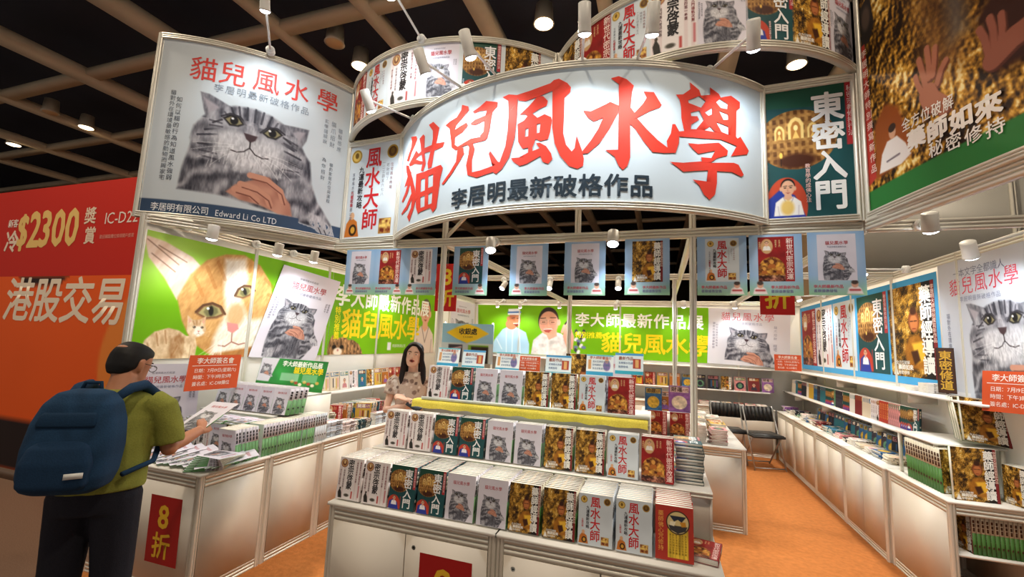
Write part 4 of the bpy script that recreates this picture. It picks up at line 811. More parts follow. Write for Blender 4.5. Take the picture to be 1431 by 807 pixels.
# orange event notices
EV = Design(.42, .27, 'd2552c').t('李大師簽名會', .06, .045, .05, 'f6ece4', bold=.012).p('f6ece4', [(.03, .08), (.39, .08), (.39, .084), (.03, .084)]).t('日期：7月19日(星期六)', .05, .12, .034, 'f6ece4').t('時間：下午3時至5時', .05, .17, .034, 'f6ece4').t('簽名處：1C-D18攤位', .05, .22, .034, 'f6ece4')
poster('event_notice', 'orange event notice leaning on the wall at the left counter', EV, 10, (-3.42, 2.44, 1.44), (.05, .40, .0), (.02, -.03, -.27), 'sign', mat='printed_paper')
poster('event_notice', 'small orange event notice standing among price cards on the front display', EV, 10, (-.885, 2.80, 1.555), (.15, 0, 0), (0, -.01, -.095), 'sign', mat='printed_paper')
poster('event_notice', 'orange event notice at the far end of the right shelf', EV, 10, (1.755, 8.1, 1.615), (.375, 0, 0), (0, -.01, -.255), 'sign', mat='printed_paper')
poster('event_notice', 'orange event notice in front of the big right wall cat poster', EV, 10, (2.03, 3.78, 1.585), (.2, -.26, .01), (-.02, 0, -.26), 'sign', mat='printed_paper')
def p_strip(res):
    a = Art(.11, .36, res, '3a2216'); a.rect(.008, .008, .102, .352, '4a2c1c'); return a
D = Design(.11, .36, p_strip).t('東密修道', .055, .025, .078, 'd8a83a', 'v', bold=.02)
poster('title_plaque', 'dark brown plaque with gold vertical lettering beside the right wall cat poster', D, 60, (2.13, 4.5, 1.74), (.095, -.05, 0), (0, 0, -.36), 'sign', mat='printed_paper')
# green show board on the left book stacks
def p_gb(res):
    a = Art(.74, .28, res, '2f8a3e'); n = a.noise(8, 8, 4, 2); a.mul(n, np.ones_like(n), .2); a.poly([(0, 0), (.2, 0), (.14, .22), (0, .22)], 'd8d4de'); paint_cat(a, .02, .05, .0003); a.poly([(0, .22), (.74, .25), (.74, .28), (0, .28)], '2a7a34')
    for i in range(7): a.ell(.4+.045*i, .2+.012*(i % 3), .02, .014, ('c8a24a', 'a84a30', 'e8dcc0')[i % 3])
    a.rect(.26, .13, .46, .2, 'bfe0c8', .6); a.rect(.5, .13, .66, .2, 'bfe0c8', .4); return a
D = Design(.74, .28, p_gb).t('李大師最新作品展', .25, .045, .055, 'f4f8ee', bold=.02).t('貓兒風水學', .39, .1, .064, 'f2d51c', bold=.02)
poster('show_board', 'small green show board with a cat standing on the left book stacks', D, 170, (-3.62, 3.28, 1.4), (.74, .05, -.01), (0, -.06, -.275), 'sign', t=.006, mat='printed_paper')
poster('cat_board', 'white cat board standing on the left counter behind the man', COV['cat'], 110, (-3.62, 2.16, 1.37), (.14, .42, 0), (.02, 0, -.62), 'poster', t=.006)
# cashier sign
def p_cash(res):
    a = Art(.72, .5, res, '8fc2e0'); a.poly([(.06, .12), (.22, .04), (.36, .0), (.5, .04), (.66, .12), (.5, .2), (.36, .25), (.22, .2)], 'e8c81c', .01); a.rect(0, .25, .72, .5, 'c4d4dc')
    a.rect(.1, .27, .3, .5, '3a3440'); a.line([(.12, .34), (.28, .3)], .02, 'c8a8b0'); a.rect(.38, .27, .66, .5, '78b02a'); a.rect(.42, .29, .66, .5, '2a1a18'); return a
D = Design(.72, .5, p_cash).t('收銀處', .24, .1, .085, '2a2a20', bold=.025).t('CASHIER', .3, .17, .035, '5a5020')
T = thing('cashier_sign', 'blue cashier sign with a yellow star behind the front display', 'sign', (-2.35, 5.2, 0))
m = MB(); m.obox((-.36, 0, 1.35), (.72, 0, 0), (0, .012, 0), (0, 0, .5), 'c8ccd0'); lay(m, D, 90, flat((-.36, -.001, 1.85), (.72, 0, 0), (0, 0, -.5), (0, -1, 0))); m.build('panel', 'printed_paper', T)
for sx in (-.34, .34): m = MB(); m.tube([(sx, .02, 0), (sx, .02, 1.87)], .014, ALU, 8); m.build('upright', 'aluminium', T)
# ---------------------------------------------------------------- counters
PAN = 'd2c8ba'
def counter(label, x0, x1, y0, y1, h, front, doors=1, lock=None, z0=0, name='display_counter', group=None, open_front=False, noposts=()):
    """shell-scheme counter: posts, rails, infill panels, worktop; front = '-y', '+x' or '-x' is the side with doors"""
    T = thing(name, label, 'counter', ((x0+x1)/2, (y0+y1)/2, z0), group=group); ox, oy = T.location.x, T.location.y
    X0, X1, Y0, Y1 = x0-ox, x1-ox, y0-oy, y1-oy
    m = MB(); m.box((X0-.004, Y0-.004, h-.016), (X1+.004, Y1+.004, h), 'f0ece4'); m.build('worktop', 'panel', T)
    e = .02
    for i, (x, y) in enumerate(((X0+e, Y0+e), (X1-e, Y0+e), (X1-e, Y1-e), (X0+e, Y1-e))):
        m = MB(); post(m, x, y, 0, h-.016, .04); m.build('post', 'aluminium', T)
    for z in (.0, h-.085):
        for a, b in (((X0, Y0+e), (X1, Y0+e)), ((X1-e, Y0), (X1-e, Y1)), ((X1, Y1-e), (X0, Y1-e)), ((X0+e, Y1), (X0+e, Y0))):
            a = np.array(a); b = np.array(b); d = (b-a)/np.linalg.norm(b-a); m = MB(); rail(m, a+d*.04, b-d*.04, z+.002, .066, .032); m.build('rail', 'aluminium', T)
    def slab(name_, side, u0, u1, out=.0, mat='panel'):
        mm = MB(); zz0, zz1 = .068, h-.086; g = .005
        if side == '-y': mm.box((u0, Y0+g-out, zz0), (u1, Y0+g+.008, zz1), PAN)
        if side == '+y': mm.box((u0, Y1-g-.008, zz0), (u1, Y1-g, zz1), PAN)
        if side == '+x': mm.box((X1-g-.008, u0, zz0), (X1-g+out, u1, zz1), PAN)
        if side == '-x': mm.box((X0+g-out, u0, zz0), (X0+g+.008, u1, zz1), PAN)
        return mm.build(name_, mat, T)
    for sd in ('-y', '+y', '-x', '+x'):
        lo, hi = ((X0, X1) if sd[1] == 'y' else (Y0, Y1)); lo += .038; hi -= .038
        if sd == front and open_front: continue
        if sd == front and doors > 0:
            w = (hi-lo)/doors
            for i in range(doors):
                d = slab('door', sd, lo+i*w+.003, lo+(i+1)*w-.003, .003)
                if lock is not None and i == lock:
                    mm = MB(); u = lo+i*w+.05; z = h-.14
                    c = (u, Y0+.008, z) if sd == '-y' else ((X0+.008, u, z) if sd == '-x' else (X1-.008, u, z))
                    n_ = np.array({'-y': (0, -1, 0), '-x': (-1, 0, 0), '+x': (1, 0, 0)}[sd], float)
                    mm.tube([np.array(c), np.array(c)+n_*.006], .011, 'b8b4a8', 12); mm.tube([np.array(c)+n_*.006, np.array(c)+n_*.0075], .004, '2a2a2a', 8); mm.build('lock', 'steel', d)
        else: slab('side_panel', sd, lo, hi)
    if open_front:
        mm = MB(); mm.box((X0+.03, Y0+.02, .40), (X1-.03, Y1-.03, .415), 'e8e4dc'); mm.build('shelf', 'panel', T)
    return T
# left row along the left wall
for i, y in enumerate((2.07, 2.585, 3.1, 3.615, 4.13, 4.645, 5.16)):
    counter('white left counter %s' % ('with a red discount sign on its end, nearest the man', 'second from the man, under the green book row', 'third from the man along the left wall', 'fourth from the man, beside the woman', 'fifth from the man along the left wall', 'sixth from the man along the left wall', 'last of the left wall row, behind the woman')[i],
            -3.675, -2.68, y+.001, y+.513, .75, '+x', 1, group='left counters')
# front display: two counters with stepped risers
FX0, FX1 = -1.69, .245
counter('white front display counter with a red sign on its door', FX0, -.7255, 2.05, 2.56, .75, '-y', 2, 1, group='front counters')
counter('white front display counter at the right, below the red title books', -.7245, FX1, 2.05, 2.56, .75, '-y', 2, 0, group='front counters')
counter('white rear counter under the tiered books, behind the left front counter', FX0, -.7255, 2.562, 3.07, .75, '-x', 1, group='front counters')
counter('white rear counter under the tiered books, behind the right front counter', -.7245, FX1, 2.562, 3.07, .75, '+x', 1, group='front counters')
def riser(name, label, x0, x1, y0, y1, z0, z1, lip=.0):
    T = thing(name, label, 'riser', ((x0+x1)/2, (y0+y1)/2, z0)); hx = (x1-x0)/2; hy = (y1-y0)/2; h = z1-z0
    m = MB(); m.box((-hx, -hy, h-.016), (hx, hy, h), 'f0ece6'); m.build('shelf_board', 'panel', T)
    m = MB(); m.box((-hx+.01, -hy+.012, 0), (hx-.01, -hy+.022, h-.016), PAN); m.build('front_panel', 'panel', T)
    for sx in (-hx, hx-.012): m = MB(); m.box((sx, -hy+.01, 0), (sx+.012, hy, h-.016), PAN); m.build('side_panel', 'panel', T)
    m = MB(); rail(m, (-hx, -hy+.006), (hx, -hy+.006), h-.03, .028, .02, n=1); m.build('edge_rail', 'aluminium', T)
    return T
riser('display_riser', 'lower white riser carrying the second row of books', -1.66, FX1-.005, 2.365, 3.06, .751, .975)
riser('display_riser', 'upper white riser carrying the back row of books', -1.50, -.05, 2.645, 3.06, .976, 1.235)
m = MB()
for k in range(1):
    P = []; nx = 60
    for i in range(nx+1):
        x = -1.56+1.5*i/nx; w = .004*sin(i*1.3)+.003*sin(i*.47)
        P.append([(x, 2.70, 1.240), (x, 2.642, 1.2405), (x, 2.622+w, 1.236), (x, 2.619+w*1.3, 1.218), (x, 2.615+w*1.6, 1.192+.004*sin(i*.9))])
    P = np.array(P); nr = P.shape[1]
    m.add(P.reshape(-1, 3), np.array([(i*nr+j, (i+1)*nr+j, (i+1)*nr+j+1, i*nr+j+1) for i in range(nx) for j in range(nr-1)]), 'e6d458')
tag(m.build('yellow_cloth', 'cloth', smooth=True), 'yellow cloth strip hanging along the edge under the back row of books', 'cloth')
m = MB()
m.box((-1.5, 2.632, 1.243), (-.05, 2.64, 1.262), 'dfe4dc'); m.box((-1.5, 2.64, 1.2415), (-.05, 2.70, 1.2445), 'dfe4dc')
tag(m.build('ledge_strip', 'plastic'), 'clear pale ledge strip holding up the back row of books', 'ledge')

# right row along the right wall
ys = [7.98, 7.12, 6.26, 5.4, 4.54]
for i in range(4):
    counter('white right counter %s' % ('farthest away, beside the folding chairs', 'second from the back of the right wall', 'third from the back of the right wall', 'fourth from the back, before the angled corner')[i], 1.75, 2.235, ys[i+1]+.001, ys[i]-.001, .74, '-x', 2, group='right counters')
counter('white right counter nearest the viewer, with an open book shelf in its end', 1.775, 2.235, 3.73, 4.538, .74, '-y', 1, open_front=True, group='right counters')
def wall_shelf(label, x0, x1, y0, y1, z, br=()):
    T = thing('wall_shelf', label, 'shelf', ((x0+x1)/2, (y0+y1)/2, z)); hx = (x1-x0)/2; hy = (y1-y0)/2
    m = MB(); m.box((-hx, -hy, -.018), (hx, hy, 0), 'f0ece6'); m.build('board', 'panel', T)
    for bx, by, dx, dy in br:
        m = MB(); m.box((bx-hx if dx else bx-.006, by-hy if dy else by-.006, -.10), ((bx-hx+dx) if dx else bx+.006, (by-hy+dy) if dy else by+.006, -.018), 'cfcbc2'); m.build('bracket', 'aluminium', T)
    return T
wall_shelf('upper white shelf on the right wall under the blue banner', 1.99, 2.235, 3.75, 8.48, 1.365, [(.03, -1.4, .2, 0), (.03, 0.2, .2, 0), (.03, 1.6, .2, 0)])
wall_shelf('lower white shelf of paperbacks on the right wall', 1.95, 2.235, 4.56, 8.48, 1.02, [(.03, -1.2, .22, 0), (.03, .2, .22, 0), (.03, 1.4, .22, 0)])
# back wall
wall_shelf('upper white shelf on the back wall under the green banner', -3.67, 1.98, 8.22, 8.485, 1.355)
wall_shelf('lower white shelf of face-out books on the back wall', -3.2, 1.7, 8.16, 8.485, .985)
counter('long white back counter under the back wall shelves', -2.6, 1.72, 7.98, 8.48, .74, '-y', 5, group='back counters')
wall_shelf('white ledge of face-out books on the left wall behind the woman', -3.685, -3.42, 3.98, 6.2, 1.0)
# middle table
counter('white middle counter with stacked books beside the folding chairs', .26, .757, 4.64, 5.6, .75, '-y', 1, group='middle counters')
counter('white middle counter farther back behind the stacked books', .26, .757, 5.602, 6.6, .75, '-y', 1, group='middle counters')
counter('white middle counter behind the tiered display', -.9, .258, 4.9, 5.3, .75, '-y', 2, group='middle counters')

# ---------------------------------------------------------------- books
BW, BH = .152, .214
def generic(seed):
    r = np.random.RandomState(seed); pal = ['7a2a2c', '2f5f8f', 'd8c8b0', 'b06a2a', '3a3440', '5a8a6a', 'e4dcd4', '8a5a9a', 'c8a23a', '2a6a7a', 'd08a8a', '1f2430']
    bg = pal[seed % 12]; c2 = pal[(seed*5+3) % 12]
    def paint(res):
        a = Art(CW, CH, res, bg); a.rect(.06, .06, .94, .36, c2, .8)
        if seed % 3 == 0: paint_bust(a, .2, .55, .0062, pal[(seed+4) % 12], glasses=seed % 2 == 0)
        elif seed % 3 == 1: a.ell(.5, .9, .36, .36, pal[(seed*7+1) % 12]); a.ell(.5, .9, .2, .24, c2); n = a.noise(7, 7, seed, 2); a.mul(n, np.ones_like(n), .25)
        else:
            for i in range(5): a.rect(.1+i*.17, .5, .22+i*.17, 1.3-.1*(i % 3), pal[(seed+i*2) % 12], .8)
        return a
    D = Design(CW, CH, paint); lt = sum(lin(c2)) > .9
    D.t(['開運', '命理', '風水', '改運', '真言', '流年', '家居', '財運'][seed % 8], .12, .2, .26, '3a1a1a' if lt else 'f2ead8', bold=.02); D.t(['入門', '大全', '通書', '法門'][seed % 4], .62, .22, .15, '8a2a2a' if lt else 'f0d88a', bold=.01)
    return D
GEN = [generic(i) for i in range(12)]
def spine_art(m, t, w, h, top, bot, ink, x, sd=1):
    """spine on the +x side: paper-coloured head, coloured foot, dark lettering blocks"""
    X = sorted((x, x+.0012*sd)); m.box((X[0], 0, 0), (X[1], t, h*.56), bot); m.box((X[0], 0, h*.56), (X[1], t, h), top); X = sorted((x+.0012*sd, x+.0016*sd))
    for z0, z1, f in ((.6, .7, .5), (.72, .8, .5), (.82, .9, .5), (.2, .26, .4)): m.box((X[0], t*(.5-f/2), h*z0), (X[1], t*(.5+f/2), h*z1), ink)
PROTO = {}
def book_proto(key, t, res, w=BW, h=BH, name='book', sp=None, side=1):
    k = (key, t, res, w, h, name, side)
    if k in PROTO: return PROTO[k]
    D = COV[key] if isinstance(key, str) else GEN[key]
    m = MB(); c = .0012
    top, bot, ink = sp or {'cat': ('d8d3de', '6fa36e', '2a2a30'), 'yaoshi': ('d2cab6', '4f7f40', '4a2a1a')}.get(key, (SPINE.get(key) or ['7a2a2c', '2f5f8f', 'd8c8b0', 'b06a2a', '3a3440', '5a8a6a', 'e4dcd4', '8a5a9a', 'c8a23a', '2a6a7a', 'd08a8a', '1f2430'][key if not isinstance(key, str) else 0],)*2+('e8e0d0' if key in ('dongmi', 'newage', 'disc') or (not isinstance(key, str) and key in (0, 1, 3, 4, 9, 11)) else '3a2a2c',))
    lay(m, D, res, flat((-w/2, 0, h), (w, 0, 0), (0, 0, -h), (0, -1, 0)), eps=.00025, small=.06)
    m.box((-w/2, .0001, 0), (w/2, c, h), bot); m.box((-w/2, t-c, 0), (w/2, t, h), bot); spine_art(m, t, w, h, top, bot, ink, side*w/2, side)
    o = m.build(name, 'printed_paper')
    p = MB(); p.box((-w/2+.001, c, .001), (w/2-.0005, t-c, h+.0008), 'f0ebe0')
    n = max(3, int(t/.004))
    for i in range(1, n): y = c+(t-2*c)*i/n; p.box((-w/2+.0006, y-.0003, .0006), (w/2-.0004, y+.0003, h+.001), 'd2cabc')
    p.build('page_block', 'paper', o)
    PROTO[k] = [o, False]
    return PROTO[k]
NB = [0]
def book(key, loc, rz=0, lean=0, roll=0, t=.025, res=90, label='', group=None, w=BW, h=BH, cat='book', name='book', flat_=False, side=1):
    pr = book_proto(key, t, res, w, h, name, side=side); NB[0] += 1
    if not pr[1]: o = pr[0]; pr[1] = True
    else: o = copy_tree(pr[0])
    M = Matrix.Translation(loc) @ Matrix.Rotation(rz, 4, 'Z') @ Matrix.Rotation(roll, 4, 'Y') @ Matrix.Rotation(-pi/2+lean if flat_ else -lean, 4, 'X')
    o.matrix_world = M
    for q in ('label', 'group', 'category'):
        if q in o: del o[q]
    return tag(o, label, cat, group)
rd_ = random.Random(5)
# front row: eleven leaning columns
cols1 = ['mizong', 'mizong', 'dongmi', 'dongmi', 'cat', 'cat', 'yaoshi', 'yaoshi', 'fengshui', 'fengshui', 'disc']
LEAN = radians(6)
for i, k in enumerate(cols1):
    x = -1.606+i*.1668; nth = ordn[i]
    for j in range(9):
        jx = rd_.uniform(-.002, .002); y = 2.088+j*.0262
        book(k, (x+jx, y, .752+.0069), rz=rd_.uniform(-.01, .01), lean=LEAN+rd_.uniform(-.006, .006), res=100,
             label=('%s, face-out, %s from left in front row' % (COVTXT[k], nth)) if j == 0 else 'copies of %s behind %s book of front row' % (COVTXT[k], nth), group=None if j == 0 else 'front row copies behind the %s book' % nth)
cols2 = ['mizong', 'mizong', 'dongmi', 'dongmi', 'cat', 'cat', 'yaoshi', 'yaoshi', 'fengshui', 'newage']
for i, k in enumerate(cols2):
    x = -1.527+i*.1688; nth = ordn[i]
    for j in range(3):
        y = 2.385+j*.0262
        book(k, (x+rd_.uniform(-.002, .002), y, .976+.0069), rz=rd_.uniform(-.012, .012), lean=LEAN+rd_.uniform(-.006, .006), res=100,
             label=('%s, face-out, %s from left in second row' % (COVTXT[k], nth)) if j == 0 else 'copies of %s behind %s book of second row' % (COVTXT[k], nth), group=None if j == 0 else 'second row copies behind the %s book' % nth)
cols3 = ['mizong', 'dongmi', 'cat', 'cat', 'yaoshi', 'yaoshi', 'fengshui', 'newage']
for i, k in enumerate(cols3):
    x = -1.404+i*.1705; nth = ordn[i]
    for j in range(2):
        y = 2.668+j*.0262
        book(k, (x, y, 1.245+.0069), rz=rd_.uniform(-.012, .012), lean=LEAN, res=100,
             label=('%s, face-out, %s from left in back row' % (COVTXT[k], nth)) if j == 0 else 'copies of %s behind %s book of back row' % (COVTXT[k], nth), group=None if j == 0 else 'back row copies behind the %s book' % nth)
# price cards above the back row
def p_card(res):
    a = Art(.165, .12, res, 'e8f0f2'); a.rect(0, .098, .165, .12, '3f9ec8'); a.rect(0, 0, .165, .008, '58b8c8'); a.ell(.125, .062, .022, .03, '8a7ab0', 0, .006); a.ell(.125, .035, .012, .013, 'd8a890'); a.rect(.012, .03, .03, .085, 'd8904a', .8); return a
CARD = Design(.165, .12, p_card).t('李大師新書推介', .02, .018, .019, 'c05a3a', bold=.01).t('風水玄學密宗開運', .038, .04, .013, '5a7a9a').t('即場購買八折優惠', .038, .06, .013, '5a7a9a').t('簽名版數量有限', .038, .08, .013, '5a7a9a')
def p_card2(res):
    a = Art(.165, .12, res, 'dfeef4'); a.rect(0, .1, .165, .12, '3aa6c0'); a.rect(0, 0, .165, .012, '4a9ad0'); a.rect(.105, .03, .15, .085, 'b04a3c'); a.rect(.118, .035, .138, .08, 'e0b070'); return a
CARD2 = Design(.165, .12, p_card2).t('最新作品', .02, .03, .022, 'a04a2a', bold=.01).t('玄學風水改運', .02, .056, .014, '4a6a9a').t('隆重登場', .02, .078, .014, '4a6a9a')
for i, (x, zt, cd) in enumerate(((-1.465, 1.585, 0), (-1.275, 1.578, 1), (-1.03, 1.575, 0), (-.69, 1.572, 1), (-.43, 1.588, 0), (-.255, 1.605, 1))):
    poster('price_card', 'pale blue notice card, %s from left on top of the back row' % ordn[i], (CARD, CARD2)[cd], 420, (x, 2.775, zt), (.165, 0, 0), (0, -.025, -.125), 'card', .0015, 'notice cards above the back row', mat='printed_paper', eps=.0006)
for i, (x, k) in enumerate(((-.5, 'yaoshi'), (-.29, 'cat'))):
    book(k, (x+.02, 2.86, 1.2365), lean=.1, t=.02, res=40, h=.35, w=.21, label='small %s peeping over the back row behind the cards' % COVTXT[k])
# right end of the second row: flat pile and a red book
for j in range(13):
    book('dongmi', (.145+rd_.uniform(-.006, .006), 2.455+rd_.uniform(-.006, .006), .9765+(j+1)*.0152-.0001), rz=rd_.uniform(-.05, .05), flat_=True, t=.015, res=40, w=.13, h=.19,
         label='books in the flat grey-edged pile right of the second row' if j < 12 else 'topmost flat book of the pile right of the second row', group='flat pile beside the second row' if j < 12 else None)
book('newage', (.168, 2.13, .753+.026), rz=-.2, flat_=True, t=.025, res=60, w=.13, h=.19, label='red book lying flat at the right end of front row')
# --- left counter
G_ = 'upright green-spined books along the left counter edge'
y = 2.315
for j in range(26):
    book('cat', (-2.70-BW/2+rd_.uniform(-.004, .004), y, .751), rz=.0, lean=(-.1 if j < 7 else (.0 if j < 18 else .03))+.0, t=.0245, res=100, h=.226,
         label='upright cat-cover books, green spines to the aisle, on left counter' if j else 'cat-cover book facing the viewer at front of the green-spined row', group=G_ if j else None)
    y += .0262 if j != 6 else .05
for j in range(5):
    book('fengshui', (-2.70-BW/2, y+.012+j*.0262, .751), rz=.0, lean=.0, t=.0245, res=60, h=.226, label='upright pale blue books after the green-spined row' if j else 'front pale blue book with red title after the green-spined row', group='upright pale blue books on the left counter' if j else None)
fronts = ['cat', 'mizong', 'cat', 'yaoshi']
for i, k in enumerate(fronts):
    for j in range(3):
        book(k, (-3.42+i*.156, 2.49+j*.06, .751), lean=.02, t=.055, res=60, h=.2, label=('%s upright, %s from left behind the magazines' % (COVTXT[k], ordn[i])) if j == 0 else 'thick books behind the %s upright cover of the magazine table' % ordn[i], group=None if j == 0 else 'thick books behind upright cover %s' % ordn[i])
for i in range(6):
    for j in range(2):
        book('cat', (-3.40+i*.098+j*.012, 2.485-.02*(i % 2)+.015*j, .9545+.012*(j+1)+.0005*i), rz=-.2+.05*i, flat_=True, lean=.0, t=.0115, res=60, w=.115, h=.18, label='flat cat-cover books, loosely spread over the upright books at left', group='flat cat books on the left table')
m = MB(); m.box((-3.67, 2.765, .751), (-2.87, 3.02, .985), 'e6e2da'); m.box((-3.67, 2.76, .97), (-2.87, 3.02, .986), 'f0ece4'); tag(m.build('display_block', 'panel'), 'white step under the five leaning cat books on the left counter', 'riser')
for i in range(5):
    for j in range(4):
        book('cat', (-3.49+i*.155, 2.79+j*.05, .987+.01), lean=.2, t=.045, res=80, h=.205, label=('leaning cat-cover book, %s of five in the left upper row' % ordn[i]) if j == 0 else 'thick copies behind the %s leaning cat book' % ordn[i], group=None if j == 0 else 'copies behind leaning cat book %s' % ordn[i])
m = MB(); m.box((-3.67, 3.06, .751), (-2.9, 3.42, 1.11), 'e6e2da'); m.box((-3.67, 3.055, 1.095), (-2.9, 3.42, 1.111), 'f0ece4'); tag(m.build('display_block', 'panel'), 'taller white step under the green show board on the left counter', 'riser')
# magazines fanned out at the near end
for i in range(18):
    book('cat', (-3.40+i*.040, 2.115+.022*(i % 3), .7525+.0045+.0016*i), rz=-.35-.05*(i % 4)-.01*i, flat_=True, lean=.10+.05*(i % 3), t=.004, res=70, w=.19, h=.26, label='thin cat-cover magazines fanned out at the near end of left counter', group='fanned magazines', cat='magazine', name='magazine')
for i in range(10):
    book('cat', (-2.86+.006*i, 2.125+.010*i, .7525+.0085*(i+1)), rz=-1.0-.07*i, flat_=True, lean=.03, t=.008, res=60, w=.17, h=.22, label='green-edged magazines piled askew at the front corner of left counter', group='askew magazine pile', cat='magazine', name='magazine')
# towards the woman: stacks, spine-out and face-out books
for s_, (x, y, n, kk) in enumerate(((-2.79, 3.3, 9, 'fengshui'), (-2.79, 3.49, 7, 'mizong'), (-2.79, 3.72, 6, 'dongmi'), (-3.0, 3.45, 11, 'yaoshi'), (-2.8, 4.0, 8, 'fengshui'))):
    for j in range(n):
        book(kk, (x+rd_.uniform(-.006, .006), y-.1, .7515+.0142*(j+1)), rz=rd_.uniform(-.06, .06), flat_=True, t=.014, res=40, w=.14, h=.19, label='flat books in the %s stack from the green-spined row' % ordn[s_] , group='flat stack %s on the left counter' % ordn[s_])
for i in range(9):
    k = ('newage', 3, 'yaoshi', 1, 5, 'mizong', 9, 6, 'disc')[i]
    book(k, (-3.02+.0*i, 3.62+i*.075, .751), rz=.35, lean=.05, t=.03, res=40, label='mixed upright book, %s of the row on left counter before the woman' % ordn[i], h=.205)
for i in range(6):
    book((8, 6, 2, 9, 'newage', 10)[i], (-2.86, 3.86+i*.045, .751), rz=.5, lean=.06, t=.035, res=40, label='mixed upright book at counter edge, %s before the woman' % ordn[i], h=.21)
for i in range(12):
    k = (2, 2, 6, 'mizong', 9, 'yaoshi', 8, 3, 'newage', 'newage', 0, 'disc')[i]
    book(k, (-3.55, 4.08+i*.165, 1.001), rz=pi/2, lean=.12, t=.02, res=40, label='face-out book, %s along the ledge on the left wall' % (ordn+['twelfth'])[i])
# --- right counter nearest the viewer
book('yaoshi', (1.955, 3.79, .741), rz=.06, lean=.03, t=.025, res=110, w=.24, h=.335, label='big gold relief book standing upright on the near right counter')
for j in range(13):
    book('yaoshi', (1.93-.0, 3.93+j*.034, .741), rz=.35, lean=.05, t=.028, res=60, h=.29, w=.2, side=-1, label='tall green-footed books standing behind the big gold relief book', group='green-footed books on the near right counter')
for j in range(7):
    book('yaoshi', (2.155+j*.0225+.0, 3.80+.012*j, .741), rz=-pi/2+.25, lean=0, t=.021, res=40, w=.15, h=.24, label='green-footed books in a tight row right of the big gold book', group='row right of the big gold book')
m = MB(); m.box((1.83, 3.97, 1.048), (2.23, 4.5, 1.062), 'f0ece6'); 
for x in (1.84, 2.2):
    for y in (3.98, 4.47): m.box((x, y, .741), (x+.02, y+.02, 1.048), 'dcd8cc')
tag(m.build('raised_tray', 'panel'), 'white raised tray above the green-footed books on near right counter', 'tray')
for j in range(4):
    book('yaoshi', (2.11+.012*j, 3.93+.05*j, 1.064+.026), rz=.12, lean=.28, roll=.14 if j == 0 else .05, t=.022, res=110, w=.27, h=.30, label='gold relief book leaning on the raised tray, front copy' if j == 0 else 'gold relief copies behind the one leaning on the tray', group=None if j == 0 else 'copies on the raised tray')
for j in range(12):
    book('yaoshi', (1.9+j*.0232, 3.86+.0*j, .4155), rz=-pi/2+.1, lean=.0, t=.022, res=40, w=.16, h=.235, label='green-footed books in the open shelf of near right counter', group='books inside the near right counter')
book('yaoshi', (2.13, 3.79, .4155), rz=.0, lean=.04, t=.022, res=90, w=.17, h=.24, label='gold relief book facing out in the open shelf below')
# --- right wall shelves: spine rows, face-out fronts and flat paperbacks
def runs(label, group, y, y1, z, x, seed, cat='book', h=.2, flat_stack=False):
    r = random.Random(seed); k = r.randrange(12); n = 0; ang = 0
    while y > y1:
        if n == 0: k = r.randrange(12) if r.random() < .8 else r.choice(['mizong', 'newage', 'disc', 'dongmi']); n = r.randrange(3, 7); ang = r.uniform(.2, .6); y -= .01
        t = .02
        book(k, (x, y, z), rz=-pi/2+ang, lean=.06, t=t, res=26, w=.14, h=h, label=label, group=group, name='paperback')
        y -= .034; n -= 1
runs('slanted row of mixed paperbacks on the lower right wall shelf', 'paperbacks on the right wall shelf', 8.2, 4.75, 1.021, 2.06, 3)
r_ = random.Random(9); y = 8.1; s_ = 0
while y > 4.7:
    k = r_.randrange(12); n = r_.randrange(2, 6) if y > 6.6 else r_.randrange(2, 5)
    for j in range(n):
        book(k, (1.86+r_.uniform(-.01, .01), y, .7415+.0152*(j+1)), rz=-pi/2+r_.uniform(-.15, .15), flat_=True, t=.015, res=26, w=.15, h=.19, label='flat paperbacks in low stacks along the right counter', group='flat paperbacks on the right counter', name='paperback')
    y -= .185; s_ += 1
y = 7.0
while y > 4.8:
    k = r_.choice([1, 11, 4, 9]); book(k, (2.05, y, .7415), rz=-pi/2+.5, lean=.1, t=.025, res=26, w=.14, h=.19, label='dark paperbacks leaning under the lower right wall shelf', group='dark paperbacks under the shelf', name='paperback'); y -= .1
for s_, (y, n) in enumerate(((4.65, 6), (4.86, 3))):
    for j in range(n): book(6, (2.1, y, 1.366+.013*(j+1)), rz=-pi/2, flat_=True, t=.013, res=26, w=.15, h=.19, label='flat grey paperbacks lying on the upper right shelf', group='flat paperbacks on the upper right shelf', name='paperback')
# --- back wall shelf and counter
ks = [4, 0, 11, 5, 8, 3, 10, 0, 'disc', 'newage', 8, 3, 1, 4, 11, 'yaoshi', 10, 0, 7]
for i, k in enumerate(ks):
    x = -2.0+i*.205
    book(k, (x, 8.27, .9855), lean=.12, t=.03, res=26, w=.17, h=.225, label='face-out book, %s along the back wall shelf' % ('number %s' % i if False else (ordn+['twelfth', 'thirteenth', 'fourteenth', 'fifteenth', 'sixteenth', 'seventeenth', 'eighteenth', 'nineteenth'])[i]), name='paperback')
for i in range(9):
    for j in range(3):
        book((6, 2, 0, 10)[i % 4], (.2+i*.17, 8.05, .7415+.018*(j+1)), rz=r_.uniform(-.1, .1), flat_=True, t=.018, res=26, w=.14, h=.19, label='flat paperbacks in low stacks on the back counter', group='flat paperbacks on the back counter', name='paperback')
